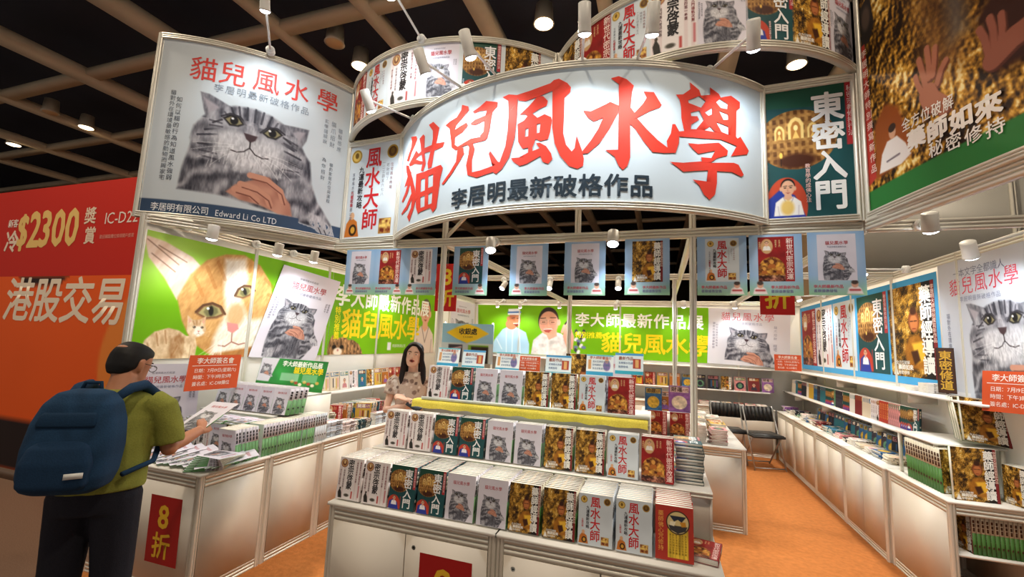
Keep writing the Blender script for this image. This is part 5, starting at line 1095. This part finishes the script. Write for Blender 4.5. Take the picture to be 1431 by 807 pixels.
# --- middle counter
for s_, (x, y, n) in enumerate(((.36, 4.72, 11), (.54, 4.72, 9), (.37, 4.98, 13), (.56, 4.98, 10), (.4, 5.25, 14), (.58, 5.3, 8), (.42, 5.6, 10), (.58, 5.7, 8))):
    k = (6, 10, 2, 8, 6, 3, 2, 6)[s_]
    for j in range(n): book(k, (x+r_.uniform(-.008, .008), y, .7515+.0152*(j+1)), rz=r_.uniform(-.08, .08), flat_=True, t=.015, res=26, w=.14, h=.2, label='flat paperbacks in the %s stack of the middle counter' % ordn[s_], group='middle counter stack %s' % ordn[s_], name='paperback')
for i, (k, x, y, z, w, h) in enumerate(((1, -.06, 5.0, .98, .17, .24), (3, .05, 5.06, .98, .17, .2), (7, .2, 5.0, .985, .21, .27), ('newage', -.02, 4.92, .7515, .19, .24), ('newage', .2, 4.92, .7515, .19, .24))):
    book(k, (x, y, z), lean=.12, t=.03, res=50, w=w, h=h, label='face-out book behind the tiered display, %s' % ('upper left with a man in blue', 'upper middle, orange', 'upper right with a man in white', 'lower left, red', 'lower right, red')[i])
m = MB(); m.box((-.18, 4.98, .752), (.36, 5.28, .965), 'e6e2da'); m.box((-.18, 4.975, .965), (.36, 5.28, .979), 'f2eee6'); tag(m.build('display_block', 'panel'), 'white step behind the tiered display, under three face-out books', 'riser')
# ---------------------------------------------------------------- lamps
def lamp(name, label, mount, head, aim, energy, group, r=.038, L=.16, wall=False, lightcol=(.9, .97, 1.0), cone=115):
    mount, head, aim = (np.array(q, float) for q in (mount, head, aim)); T = thing(name, label, 'lamp', mount, group=group)
    h = head-mount; d = aim-head; d /= np.linalg.norm(d); back = h-d*L*.55
    m = MB(); n_ = np.array([h[0], h[1], 0]); n_ = n_/(np.linalg.norm(n_)+1e-6)
    m.tube([-n_*.012, n_*.03], [.036, .036], 'e8eaea', 16); m.tube([n_*.03, n_*.036], [.026, .022], 'd4d8d8', 14); m.build('clamp', 'plastic', T)
    m = MB(); m.tube([n_*.03, back], .009, 'e4e6e6', 8); m.ball(back, .02, 'd8dada'); m.build('arm', 'plastic', T)
    m = MB(); m.tube([h-d*L, h-d*L*.97, h-d*L*.3, h-d*.012, h], [r*.8, r*.95, r*.95, r, r*1.06], 'd9d9d6', 18); m.build('housing', 'plastic', T, smooth=False)
    m = MB(); m.tube([h+d*.001, h+d*.008, h+d*.016], [r*.95, r*.85, r*.5], 'f4fbff', 16); b = m.build('bulb', 'glow', T)
    l = bpy.data.lights.new('spot_beam', 'SPOT'); l.energy = energy; l.color = lightcol; l.spot_size = radians(cone); l.spot_blend = .75; l.shadow_soft_size = .05
    o = bpy.data.objects.new('spot_beam', l); C.objects.link(o); o.parent = T; o.location = h+d*.03
    o.rotation_euler = Vector(d).to_track_quat('-Z', 'Y').to_euler()
    return T
AG = 'arm spotlights on the front signboards'
for i, (mt, hd, am) in enumerate((((-1.99, 3.08, 3.5), (-2.17, 2.73, 3.42), (-2.1, 3.15, 2.8)), ((-1.38, 2.77, 3.5), (-1.49, 2.40, 3.41), (-1.35, 2.8, 2.7)), ((-1.08, 2.72, 3.5), (-1.13, 2.33, 3.42), (-1.0, 2.7, 2.7)),
                                  ((-.49, 2.70, 3.5), (-.41, 2.32, 3.43), (-.45, 2.66, 2.75)), ((-.15, 2.78, 3.5), (-.04, 2.40, 3.41), (-.1, 2.8, 2.7)), ((.31, 3.0, 3.5), (.52, 2.67, 3.40), (.6, 3.2, 2.8)),
                                  ((-3.21, 2.65, 4.07), (-2.93, 2.33, 4.14), (-3.2, 2.7, 3.2)), ((-1.85, 2.89, 4.08), (-1.84, 2.43, 4.08), (-1.9, 2.9, 3.4)))):
    lamp('arm_spotlight', 'white arm spotlight, %s' % ('leftmost over the front board, lighting the red vertical title', 'second over the front board', 'third over the front board', 'middle of the front board, pointing down', 'fifth over the front board', 'rightmost over the front board', 'above the huge cat signboard', 'on the upper left signboard')[i], mt, hd, am, LAMP*(.36 if i < 6 else .42), AG)
IG = 'small spotlights inside the booth'
ins = [((-3.66, 2.45, 2.47), (-3.36, 2.45, 2.36), (-3.69, 2.6, 1.2)), ((-3.66, 3.1, 2.47), (-3.38, 3.1, 2.36), (-3.69, 3.2, 1.2)), ((-3.66, 3.55, 2.47), (-3.38, 3.55, 2.38), (-3.69, 3.7, 1.2)), ((-3.66, 5.2, 2.47), (-3.38, 5.2, 2.38), (-3.69, 5.3, 1.2)),
       ((-1.27, 3.27, 2.45), (-1.27, 3.17, 2.36), (-1.0, 2.6, 1.0)), ((-.32, 3.27, 2.46), (-.32, 3.17, 2.38), (-.3, 2.6, 1.0)), ((1.52, 3.27, 2.46), (1.52, 3.17, 2.40), (1.9, 4.0, .8)), ((2.23, 3.55, 2.47), (1.9, 3.55, 2.31), (2.24, 4.0, 1.6)),
       ((-1.92, 5.32, 2.44), (-1.92, 5.25, 2.32), (-2.4, 4.4, .9)), ((-1.3, 5.32, 2.44), (-1.3, 5.25, 2.32), (-1.3, 4.2, .8)), ((-.46, 5.32, 2.44), (-.46, 5.25, 2.32), (-.4, 4.4, .8)), ((-.07, 5.32, 2.44), (-.07, 5.25, 2.32), (.4, 4.6, .8)),
       ((-3.04, 8.45, 2.47), (-3.04, 8.1, 2.32), (-3.0, 8.49, 1.2)), ((-2.57, 8.45, 2.47), (-2.57, 8.1, 2.31), (-2.57, 8.49, 1.2)), ((-1.79, 8.45, 2.47), (-1.79, 8.1, 2.32), (-1.8, 8.49, 1.2)), ((-.75, 8.45, 2.47), (-.75, 8.1, 2.31), (-.75, 8.49, 1.2)),
       ((.4, 8.45, 2.47), (.4, 8.1, 2.36), (.4, 8.49, 1.2)), ((1.2, 8.45, 2.47), (1.2, 8.1, 2.36), (1.3, 8.49, 1.2)), ((2.2, 7.2, 2.47), (1.9, 7.2, 2.40), (2.24, 7.1, 1.2)), ((2.2, 6.1, 2.47), (1.86, 6.1, 2.42), (2.24, 6.0, 1.2)), ((2.2, 5.0, 2.47), (1.86, 5.0, 2.42), (2.24, 4.9, 1.2)),
       ((-2.6, 5.32, 2.44), (-2.6, 5.25, 2.32), (-3.0, 3.9, .8)), ((.6, 5.32, 2.44), (.62, 5.25, 2.34), (1.2, 5.6, .5))]  # first of this pair: invented lamp, added to brighten the left counter
for i, (mt, hd, am) in enumerate(ins):
    wl = ('over the ginger cat face', 'over the slanting cat poster', 'right of the slanting cat poster', 'over the sleeping tabby', 'on the front beam by the fourth hanging poster', 'on the front beam left of the gold hanging poster', 'on the front beam right of all hanging posters', 'over the big right wall cat poster',
          'on the rear roof beam, first from left', 'on the rear roof beam, second from left', 'on the rear roof beam, third from left', 'on the rear roof beam, fourth from left', 'on the back wall, first from left', 'on the back wall, second from left', 'on the back wall over the man with glasses', 'on the back wall over the white lettering', 'on the back wall, left of the wide cat poster', 'over the wide cat poster',
          'over the red cover of the blue banner', 'over the teal cover of the blue banner', 'over the gold cover of the blue banner', 'on the rear roof beam, added to light the left counter', 'on the rear roof beam over the middle counter')[i]
    lamp('booth_spotlight', 'small white spotlight %s' % wl, mt, hd, am, LAMP*(.5 if i in (8, 9, 10, 11, 22) else .27 if 11 < i < 18 else .36 if i > 11 else (.3 if i < 4 or i == 7 else .5)), IG, r=.042 if i < 8 else .036, L=.11, cone=130)
# round downlights in the hall ceiling
for i, (x, y) in enumerate(((-1.68, 5.93), (-5.15, 6.07), (-5.17, 5.43), (-13.53, 6.36), (-13.45, 5.64), (-16.98, 6.51), (-8.9, 8.1), (-3.4, 9.9), (2.2, 8.0), (2.0, 5.9), (-9.6, 2.0), (-5.2, 1.2), (-1.2, .2), (2.6, .4), (-8.8, 10.2), (5.0, 10.0), (9, 9), (-16, 9.6))):
    T = thing('ceiling_downlight', ('round warm hall downlight, %s' % ('above the upper signboards', 'lit, above the left of the upper signboard', 'unlit-looking, highest left of the signboards', 'over the red neighbour sign', 'dim, over the red neighbour sign', 'farthest left over the neighbour sign')[i]) if i < 6 else 'round warm downlights elsewhere in the hall ceiling', 'lamp', (x, y, 6.5), group=None if i < 6 else 'hall downlights')
    m = MB(); m.tube([(0, 0, .3), (0, 0, .02), (0, 0, -.01)], [.13, .15, .165], 'c8bca8', 20); m.build('can', 'plastic', T)
    m = MB(); m.tube([(0, 0, -.005), (0, 0, -.02), (0, 0, -.05)], [.15, .13, .04], 'ffdca8' if i not in (2, 4) else 'c8a880', 18); m.build('bulb', 'warm_glow' if i not in (2, 4) else 'plastic', T)
    if i not in (2, 4):
        l = bpy.data.lights.new('down_beam', 'SPOT'); l.energy = DOWN; l.color = (1, .84, .64); l.spot_size = radians(150); l.spot_blend = .6; l.shadow_soft_size = .15
        o = bpy.data.objects.new('down_beam', l); C.objects.link(o); o.parent = T; o.location = (0, 0, -.1)
# ---------------------------------------------------------------- folding chairs
def chair(label, x, y, rz):
    T = thing('folding_chair', label, 'chair', (x, y, .006), rz, 'folding chairs by the back counter')
    for sx in (-.21, .21):
        m = MB(); m.tube([(sx, .2, 0), (sx, .02, .42), (sx, -.14, .80), (sx*.95, -.15, .84)], .011, 'a8a8a8', 8); m.build('front_leg', 'steel', T)
        m = MB(); m.tube([(sx*.93, -.24, 0), (sx*.93, .12, .44)], .011, 'a8a8a8', 8); m.build('rear_leg', 'steel', T)
    m = MB(); m.tube([(-.195, -.215, .03), (.195, -.215, .03)], .009, 'a8a8a8', 8); m.tube([(-.21, .185, .03), (.21, .185, .03)], .009, 'a8a8a8', 8); m.build('stretcher', 'steel', T)
    m = MB(); m.box((-.215, -.2, .435), (.215, .2, .465), '1a1a1c'); m.box((-.2, -.185, .465), (.2, .185, .475), '202022'); m.build('seat', 'dark_plastic', T)
    m = MB(); P = [(-.22+.44*i/8, -.165-.03*(1-((i-4)/4)**2)) for i in range(9)]
    for (xa, ya), (xb, yb) in zip(P[:-1], P[1:]): m.obox((xa, ya-.05, .82), (xb-xa, yb-ya, 0), (0, .018, 0), (0, .07, -.2), '1a1a1c')
    m.build('backrest', 'dark_plastic', T); return T
chair('black folding chair beside the right counters', 1.42, 7.35, pi+.25)
chair('black folding chair half hidden behind the middle counter', .98, 7.5, pi+.1)
# ---------------------------------------------------------------- people
def remeshed(mb, name, mat, voxel, colfn, parent=None, smooth=4, loc=None, rz=0):
    o = mb.build('tmp', mat); r = o.modifiers.new('r', 'REMESH'); r.mode = 'VOXEL'; r.voxel_size = voxel; r.use_smooth_shade = True
    s_ = o.modifiers.new('s', 'SMOOTH'); s_.iterations = smooth; s_.factor = .5
    dg = bpy.context.evaluated_depsgraph_get(); me = bpy.data.meshes.new_from_object(o.evaluated_get(dg))
    bpy.data.objects.remove(o); me.name = name
    n = len(me.vertices); v = np.zeros(n*3); me.vertices.foreach_get('co', v); v = v.reshape(-1, 3)
    for a in list(me.color_attributes): me.color_attributes.remove(a)
    at = me.color_attributes.new('Col', 'FLOAT_COLOR', 'POINT'); c = colfn(v)
    at.data.foreach_set('color', np.concatenate([c, np.ones((n, 1))], 1).astype(np.float32).ravel())
    me.materials.clear(); me.materials.append(MATS[mat]); me.polygons.foreach_set('use_smooth', np.ones(len(me.polygons), bool))
    ob = bpy.data.objects.new(name, me); C.objects.link(ob)
    if parent is not None: ob.parent = parent
    if loc is not None: ob.location = loc; ob.rotation_euler = (0, 0, rz)
    return ob
def const(c): return lambda v: np.broadcast_to(lin(c), (len(v), 3))
class Head:
    def __init__(s, c, yaw, pitch, tilt=0, k=1.):
        """c = chin-to-crown middle; yaw to the person's right"""
        s.M = np.array(Matrix.Rotation(-yaw, 3, 'Z') @ Matrix.Rotation(pitch, 3, 'X') @ Matrix.Rotation(tilt, 3, 'Y')); s.c = np.array(c, float); s.k = k
    def p(s, x, y, z): return s.c+s.M @ (np.array([x, y, z])*s.k)
    def v(s, x, y, z): return s.M @ (np.array([x, y, z])*s.k)
    def skull(s, mb, col):
        R = ((-.112, .052, .022, .022), (-.106, .042, .038, .046), (-.088, .026, .055, .064), (-.055, .012, .067, .08), (-.02, .004, .069, .088), (.015, 0, .073, .094), (.05, -.006, .074, .097), (.08, -.01, .066, .087), (.1, -.012, .047, .064), (.113, -.012, .02, .03))
        mb.loft([(s.p(0, f, z), s.v(a, 0, 0), s.v(0, b, 0)) for z, f, a, b in R], col, n=20)
        mb.loft([(s.p(0, .088, .02), s.v(.007, 0, 0), s.v(0, .008, 0)), (s.p(0, .093, 0), s.v(.009, 0, 0), s.v(0, .012, 0)), (s.p(0, .099, -.02), s.v(.014, 0, 0), s.v(0, .013, 0)), (s.p(0, .087, -.031), s.v(.014, 0, 0), s.v(0, .01, 0))], col, n=10)
        for sx in (-1, 1): mb.loft([(s.p(sx*.074, -.008, -.035), s.v(.007, 0, 0), s.v(0, .01, 0)), (s.p(sx*.079, -.012, -.01), s.v(.008, 0, 0), s.v(0, .016, 0)), (s.p(sx*.08, -.016, .018), s.v(.008, 0, 0), s.v(0, .019, 0)), (s.p(sx*.076, -.012, .032), s.v(.006, 0, 0), s.v(0, .012, 0))], col, n=10)
        mb.loft([(s.p(0, .086, -.058), s.v(.02, 0, 0), s.v(0, .008, 0)), (s.p(0, .09, -.05), s.v(.024, 0, 0), s.v(0, .008, 0)), (s.p(0, .086, -.044), s.v(.02, 0, 0), s.v(0, .006, 0))], col, n=10)
def arm(mb, sh, el, wr, col, r=(.048, .042, .04, .036, .026)):
    sh, el, wr = (np.array(q, float) for q in (sh, el, wr)); mb.tube([sh, sh*.5+el*.5, el, el*.55+wr*.45, wr], r, col, 14); mb.ball(el, r[2]*1.0, col); mb.ball(sh, r[0], col)
def hand(mb, wr, d, up, side, col, curl=.6, k=1.):
    """palm from the wrist along d, back of the hand towards up, thumb towards side"""
    wr, d, up, side = (np.array(q, float) for q in (wr, d, up, side)); d /= np.linalg.norm(d); up /= np.linalg.norm(up); side = side-d*(side@d)-up*(side@up); side /= np.linalg.norm(side)
    pc = wr+d*.05*k
    mb.loft([(wr-d*.01, side*.024*k, up*.018*k), (wr+d*.02*k, side*.032*k, up*.016*k), (pc+d*.01*k, side*.04*k, up*.015*k), (wr+d*.085*k, side*.038*k, up*.012*k)], col, n=12)
    for i, L in enumerate((.068, .078, .073, .058)):
        a = wr+d*.08*k+side*(.029-.0195*i)*k; p1 = a+d*L*.45*k-up*.012*curl*k; p2 = p1+(d*cos(curl*1.1)-up*sin(curl*1.1))*L*.32*k; p3 = p2+(d*cos(curl*2)-up*sin(curl*2))*L*.26*k
        mb.tube([a-d*.01*k, a+d*.01*k, p1, p2, p3], [.0088*k, .0092*k, .0086*k, .0078*k, .006*k], col, 8); mb.ball(p3, .006*k, col, n=8, k=5)
    t0 = wr+d*.025*k+side*.028*k; t1 = t0+d*.028*k+side*.022*k-up*.006*k; t2 = t1+d*.028*k+side*.004*k-up*.012*k*curl
    mb.tube([t0, t1, t2], [.013*k, .0105*k, .0075*k], col, 8); mb.ball(t2, .0075*k, col, n=8, k=5)
def paint_face(H, skin, lip, hair=None, open_mouth=False):
    s0, l0, dk = lin(skin), lin(lip), lin('5a2320')
    def fn(v):
        q = (v-H.c) @ H.M / H.k; c = np.broadcast_to(s0, (len(v), 3)).copy()
        f = q[:, 1] > .05
        m = f & ((q[:, 0]/.024)**2+((q[:, 2]+.052)/(.013 if open_mouth else .0085))**2 < 1); c[m] = l0
        if open_mouth: m = f & ((q[:, 0]/.015)**2+((q[:, 2]+.053)/.008)**2 < 1); c[m] = dk
        m = f & (np.abs(np.abs(q[:, 0])-.044) < .02) & (np.abs(q[:, 2]+.02) < .018); c[m] = c[m]*.93+lin('d06a5a')*.07
        return c
    return fn
def eyes(H, parent, brow):
    for sx in (-1, 1):
        m = MB(); m.loft([(H.p(sx*.031+dx, .0835-abs(dx*sx)*.25, .012), H.v(0, .006, 0), H.v(0, 0, hz)) for dx, hz in ((-.014, .0008), (-.008, .0042), (0, .0052), (.008, .0042), (.014, .0008))], 'efe9e4', n=10)
        m.ball(H.p(sx*.031, .0885, .012), np.array([.0052, .003, .0052])*H.k, '1c1412', n=10, k=6); m.build('eye', 'plastic', parent, True)
        m = MB(); m.tube([H.p(sx*.014, .092, .03), H.p(sx*.03, .09, .036), H.p(sx*.05, .078, .031)], [.0028, .0036, .002], brow, 6); m.build('eyebrow', 'hair', parent, True)

# the man with the rucksack, bending over the end of the left counter
MX, MY, MR = -2.57, 1.47, .60
T = thing('person', 'person in a green t-shirt and dark trousers seen from behind, reading at the left counter', 'person', (MX, MY, 0), MR)
SK = 'b57a5a'
HM = Head((.0, .135, 1.44), .38, -.30)
mb = MB(); HM.skull(mb, SK)
mb.tube([(0, .05, 1.27), (0, .075, 1.33), (0, .10, 1.39)], [.066, .058, .056], SK, 14)
mb.loft([((0, 0, .90), (.15, 0, 0), (0, .11, 0)), ((0, .015, 1.02), (.145, 0, 0), (0, .105, 0)), ((0, .035, 1.16), (.16, 0, 0), (0, .11, 0)), ((0, .05, 1.26), (.165, 0, 0), (0, .09, 0)), ((0, .06, 1.31), (.09, 0, 0), (0, .06, 0))], SK, n=18)
RE, RW = (.25, .07, 1.03), (.30, .30, 1.07)
LE, LW = (-.24, .10, 1.04), (.05, .34, 1.06)
arm(mb, (.185, .05, 1.255), RE, RW, SK); arm(mb, (-.185, .05, 1.255), LE, LW, SK)
hand(mb, RW, (.1, .9, .1), (.75, .0, .6), (-.5, -.1, .8), SK, .7); hand(mb, LW, (.7, .6, .1), (-.6, .2, .75), (.5, -.1, .8), SK, .7)
for sx in (-1, 1): mb.tube([(sx*.09, 0, .93), (sx*.1, .02, .5), (sx*.11, -.01, .09)], [.085, .055, .04], SK, 12); mb.loft([((sx*.11, -.06, .05), (.035, 0, 0), (0, 0, .045)), ((sx*.11, .03, .045), (.042, 0, 0), (0, 0, .042)), ((sx*.115, .15, .03), (.04, 0, 0), (0, 0, .02))], SK)
body = remeshed(mb, 'body', 'skin', .0062, paint_face(HM, SK, '9a5a4c'), T)
eyes(HM, T, '1a1614')
mb = MB()   # t-shirt
mb.loft([((0, -.005, .87), (.192, 0, 0), (0, .138, 0)), ((0, .0, .97), (.19, 0, 0), (0, .14, 0)), ((0, .02, 1.09), (.192, 0, 0), (0, .142, 0)), ((0, .04, 1.2), (.2, 0, 0), (0, .128, 0)), ((0, .05, 1.275), (.178, 0, 0), (0, .1, 0)), ((0, .06, 1.33), (.085, 0, 0), (0, .068, 0))], '6f7f3a', n=24)
for sx in (-1, 1): mb.tube([(sx*.15, .05, 1.255), (sx*.205, .05, 1.23), (sx*.238, .055, 1.14), (sx*.252, .062, 1.06)], [.076, .072, .066, .066], '6f7f3a', 16)
def shirt_col(v):
    w = np.sin(v[:, 2]*60+np.sin(v[:, 0]*23)*2+v[:, 1]*20)*.04; return np.clip(lin('83863c')*(1+w[:, None]), 0, 1)
remeshed(mb, 'shirt', 'cloth', .009, shirt_col, T, 3)
mb = MB(); mb.loft([((0, -.005, .97), (.165, 0, 0), (0, .125, 0)), ((0, -.01, .87), (.178, 0, 0), (0, .13, 0)), ((0, -.005, .77), (.175, 0, 0), (0, .122, 0))], '22232c', n=20)
for sx in (-1, 1): mb.tube([(sx*.085, -.005, .84), (sx*.1, .01, .5), (sx*.108, 0, .25), (sx*.11, -.015, .07)], [.1, .082, .075, .07], '22232c', 16)
remeshed(mb, 'trousers', 'cloth', .011, const('22232c'), T, 3)
for sx in (-1, 1):
    mb = MB(); mb.loft([((sx*.11, -.095, .05), (.03, 0, 0), (0, 0, .042)), ((sx*.11, -.04, .055), (.045, 0, 0), (0, 0, .053)), ((sx*.112, .06, .05), (.05, 0, 0), (0, 0, .048)), ((sx*.116, .15, .036), (.045, 0, 0), (0, 0, .034)), ((sx*.118, .18, .03), (.025, 0, 0), (0, 0, .022))], '2a2a2e', n=14); mb.build('shoe', 'plastic', T, True)
mb = MB()   # short black hair, cropped at the nape
mb.loft([(HM.p(0, f, z), HM.v(a, 0, 0), HM.v(0, b, 0)) for z, f, a, b in ((-.06, -.06, .04, .025), (-.045, -.055, .055, .037), (-.02, -.045, .071, .058), (.012, -.032, .078, .075), (.04, -.02, .08, .088), (.066, -.006, .077, .096), (.09, 0, .067, .089), (.108, -.006, .048, .066), (.119, -.01, .022, .033))], '121113', n=20)
remeshed(mb, 'hair', 'hair', .007, const('141315'), T, 2)
mb = MB()
for sx in (-1, 1):
    q = [HM.p(sx*.033+.023*cos(a), .104, .008+.017*sin(a)) for a in np.linspace(0, 2*pi, 17)]; mb.tube(q, .0016, '1a1a1c', 6)
    mb.tube([HM.p(sx*.056, .103, .012), HM.p(sx*.077, .06, .014), HM.p(sx*.083, -.01, .012)], .0016, '1a1a1c', 6)
mb.tube([HM.p(-.01, .106, .01), HM.p(.01, .106, .01)], .0016, '1a1a1c', 6); mb.build('glasses', 'plastic', T)
for sx in (-1, 1): m = MB(); m.tube([HM.p(sx*.033, .1035, .008), HM.p(sx*.033, .1045, .008)], .022, 'dfe6ea', 16); 
# magazine in his hands
book('cat', (MX+.05, MY+.53, 1.035), rz=.25, roll=0, lean=0, t=.005, res=60, w=.19, h=.26, label='thin magazine held open by the person in the green t-shirt', cat='magazine', name='magazine')
o = [q for q in C.objects if q.get('label', '').startswith('thin magazine held')][0]
o.matrix_world = Matrix.Translation((MX, MY, 0)) @ Matrix.Rotation(MR, 4, 'Z') @ Matrix.Translation((.24, .39, 1.075)) @ Matrix.Rotation(-.5, 4, 'Z') @ Matrix.Rotation(-1.1, 4, 'X') @ Matrix.Translation((0, -.01, -.03))
# rucksack
def sq(rings, mb, col, n=28, p=.55):
    q = np.linspace(0, 2*pi, n, endpoint=False); cs = np.sign(np.cos(q))*np.abs(np.cos(q))**p; sn = np.sign(np.sin(q))*np.abs(np.sin(q))**p; V = []
    for c, a, b in rings: V.append(np.array(c, float)+cs[:, None]*np.array(a, float)+sn[:, None]*np.array(b, float))
    k = len(rings); F = [(i*n+j, i*n+(j+1) % n, (i+1)*n+(j+1) % n, (i+1)*n+j) for i in range(k-1) for j in range(n)]+[tuple(range(n))[::-1], tuple((k-1)*n+j for j in range(n))]
    mb.add(np.concatenate(V), F, col)
T = thing('rucksack', 'navy blue rucksack with a small white label on the back of the green t-shirt', 'bag', (MX, MY, .925), MR)
def zr(z): return .0+.06*(z/.5)      # follows the leaning back
rr = lambda z, a, b, dy=0: ((0, -.235+zr(z)+dy, z), (a, 0, 0), (0, b, 0))
mb = MB(); sq([rr(.0, .11, .06), rr(.02, .145, .09), rr(.07, .16, .105), rr(.18, .165, .11), rr(.29, .155, .10), rr(.37, .13, .085), rr(.415, .095, .06), rr(.43, .05, .03)], mb, '1f3d5c')
def navy(v): return np.clip(lin('1f3b58')*(1+.12*np.sin(v[:, 2]*40+3*np.sin(v[:, 0]*30))[:, None]), 0, 1)
remeshed(mb, 'main_compartment', 'cloth', .008, navy, T, 5)
mb = MB(); sq([rr(.03, .1, .03, -.09), rr(.05, .12, .045, -.09), rr(.14, .125, .05, -.092), rr(.2, .11, .04, -.088), rr(.23, .08, .025, -.08)], mb, '1a3450'); remeshed(mb, 'front_pocket', 'cloth', .008, const('1a3450'), T, 4)
mb = MB(); sq([rr(.28, .1, .01, -.095), rr(.29, .105, .012, -.095), rr(.33, .1, .012, -.088), rr(.34, .09, .008, -.084)], mb, '16304a'); mb.build('zip_flap', 'cloth', T, True)
for sx in (-1, 1):
    mb = MB(); P = [(sx*.09, -.13, .385), (sx*.105, -.05, .42), (sx*.115, .045, .425), (sx*.125, .145, .37), (sx*.145, .18, .25), (sx*.185, .13, .13), (sx*.215, .0, .06), (sx*.16, -.15, .04)]
    for k in range(1): mb.tube(P, [.02, .024, .026, .026, .024, .016, .012, .012], '1d3856', 10)
    mb.build('strap', 'cloth', T, True)
mb = MB(); mb.tube([(-.04, -.16, .41), (-.03, -.15, .455), (.03, -.15, .455), (.04, -.16, .41)], .009, '16304a', 8); mb.build('grab_handle', 'cloth', T, True)
mb = MB(); mb.obox((.06, -.372, .085), (.055, .018, .0), (0, -.004, 0), (0, .002, .022), 'dcdcd8'); tag(mb.build('label_patch', 'plastic', T), 'small white label')

# the woman behind the display
WX, WY = -2.19, 3.66; rz = atan2(-.52, -.85); 
T = thing('person', 'person with long black hair and a pale patterned dress standing behind the display', 'person', (WX, WY, 0), pi+.50)
SK = 'e9bfa8'
HW = Head((0.0, .03, 1.485), .1, -.03, -.1, .96)
mb = MB(); HW.skull(mb, SK)
mb.tube([(0, -.005, 1.28), (0, 0, 1.34), (0, .015, 1.42)], [.056, .045, .046], SK, 14)
mb.loft([((0, 0, .80), (.135, 0, 0), (0, .1, 0)), ((0, 0, .95), (.115, 0, 0), (0, .085, 0)), ((0, .01, 1.12), (.13, 0, 0), (0, .1, 0)), ((0, 0, 1.25), (.145, 0, 0), (0, .08, 0)), ((0, -.005, 1.315), (.08, 0, 0), (0, .055, 0))], SK, n=18)
RE, RW = (.215, .03, .985), (.02, .22, 1.04); LE, LW = (-.215, .03, .99), (.03, .24, 1.10)
arm(mb, (.165, -.005, 1.25), RE, RW, SK, (.04, .037, .034, .031, .023)); arm(mb, (-.165, -.005, 1.25), LE, LW, SK, (.04, .037, .034, .031, .023))
hand(mb, RW, (-.9, .3, .15), (-.1, .5, -.7), (-.2, .8, .4), SK, .8, .9); hand(mb, LW, (.75, .25, .35), (-.1, .6, .7), (.4, -.6, .7), SK, .9, .9)
for sx in (-1, 1): mb.tube([(sx*.08, 0, .85), (sx*.085, .01, .48), (sx*.085, -.01, .08)], [.08, .05, .034], SK, 12); mb.loft([((sx*.085, -.05, .045), (.03, 0, 0), (0, 0, .04)), ((sx*.085, .03, .04), (.036, 0, 0), (0, 0, .036)), ((sx*.09, .14, .025), (.033, 0, 0), (0, 0, .018))], SK)
remeshed(mb, 'body', 'skin', .0055, paint_face(HW, SK, 'b0443c', open_mouth=True), T, 3)
eyes(HW, T, '231a18')
mb = MB()
mb.loft([((0, 0, .52), (.2, 0, 0), (0, .16, 0)), ((0, 0, .75), (.175, 0, 0), (0, .135, 0)), ((0, 0, .93), (.14, 0, 0), (0, .105, 0)), ((0, .012, 1.1), (.15, 0, 0), (0, .118, 0)), ((0, 0, 1.22), (.16, 0, 0), (0, .1, 0)), ((0, -.005, 1.29), (.125, 0, 0), (0, .075, 0)), ((0, 0, 1.325), (.07, 0, 0), (0, .055, 0))], 'cbb8a8', n=24)
for sx in (-1, 1): mb.tube([(sx*.13, -.005, 1.25), (sx*.175, 0, 1.22), (sx*.195, .01, 1.12)], [.066, .062, .06], 'cbb8a8', 14)
def floral(v):
    r = np.random.RandomState(3); P = v[r.randint(0, len(v), 380)]; c = np.broadcast_to(lin('cbb5a6'), (len(v), 3)).copy()
    pal = [lin(x) for x in ('8d746a', 'efe6de', 'ab8f82', '75605a', 'dfd0c6')]
    for i, p in enumerate(P): c[((v-p)**2).sum(1) < r.uniform(.010, .022)**2] = pal[i % 5]
    return c
remeshed(mb, 'dress', 'cloth', .008, floral, T, 3)
mb = MB()
mb.loft([(HW.p(0, f, z), HW.v(a, 0, 0), HW.v(0, b, 0)) for z, f, a, b in ((-.02, -.05, .078, .06), (.02, -.046, .084, .076), (.05, -.038, .086, .088), (.075, -.028, .082, .094), (.1, -.014, .067, .086), (.118, -.01, .042, .06), (.126, -.01, .018, .026))], '1b1416', n=20)
mb.loft([((0, -.09, 1.20), (.1, 0, 0), (0, .03, 0)), ((0, -.085, 1.3), (.11, 0, 0), (0, .045, 0)), ((0, -.05, 1.4), (.1, 0, 0), (0, .06, 0)), ((.0, -.02, 1.5), (.085, 0, 0), (0, .07, 0))], '1b1416', n=18)
for sx in (-1, 1): mb.tube([HW.p(sx*.012, .055, .104), HW.p(sx*.055, .058, .07), HW.p(sx*.078, .035, .03), HW.p(sx*.084, .02, -.04), (sx*.092, .03, 1.36), (sx*.098, .05, 1.27), (sx*.092, .07, 1.2)], [.012, .02, .021, .023, .026, .026, .012], '1b1416', 12)
remeshed(mb, 'hair', 'hair', .007, const('1d1618'), T, 3)
for sx in (-1, 1): m = MB(); m.loft([((sx*.085, -.075, .04), (.025, 0, 0), (0, 0, .03)), ((sx*.085, .03, .035), (.042, 0, 0), (0, 0, .032)), ((sx*.09, .15, .022), (.036, 0, 0), (0, 0, .02))], '2a2426', n=12); m.build('shoe', 'plastic', T, True)
Mw = Matrix.Translation((WX, WY, 0)) @ Matrix.Rotation(pi+.50, 4, 'Z')
m = MB(); m.box((-.035, -.005, -.07), (.035, .005, .07), '1c1c20'); m.box((-.032, .0051, -.066), (.032, .006, .066), '2c3440')
o = tag(m.build('mobile_phone', 'plastic'), 'dark mobile phone held by the person with long black hair', 'phone'); o.matrix_world = Mw @ Matrix.Translation((-.04, .275, 1.055)) @ Matrix.Rotation(.9, 4, 'X') @ Matrix.Rotation(.9, 4, 'Y')
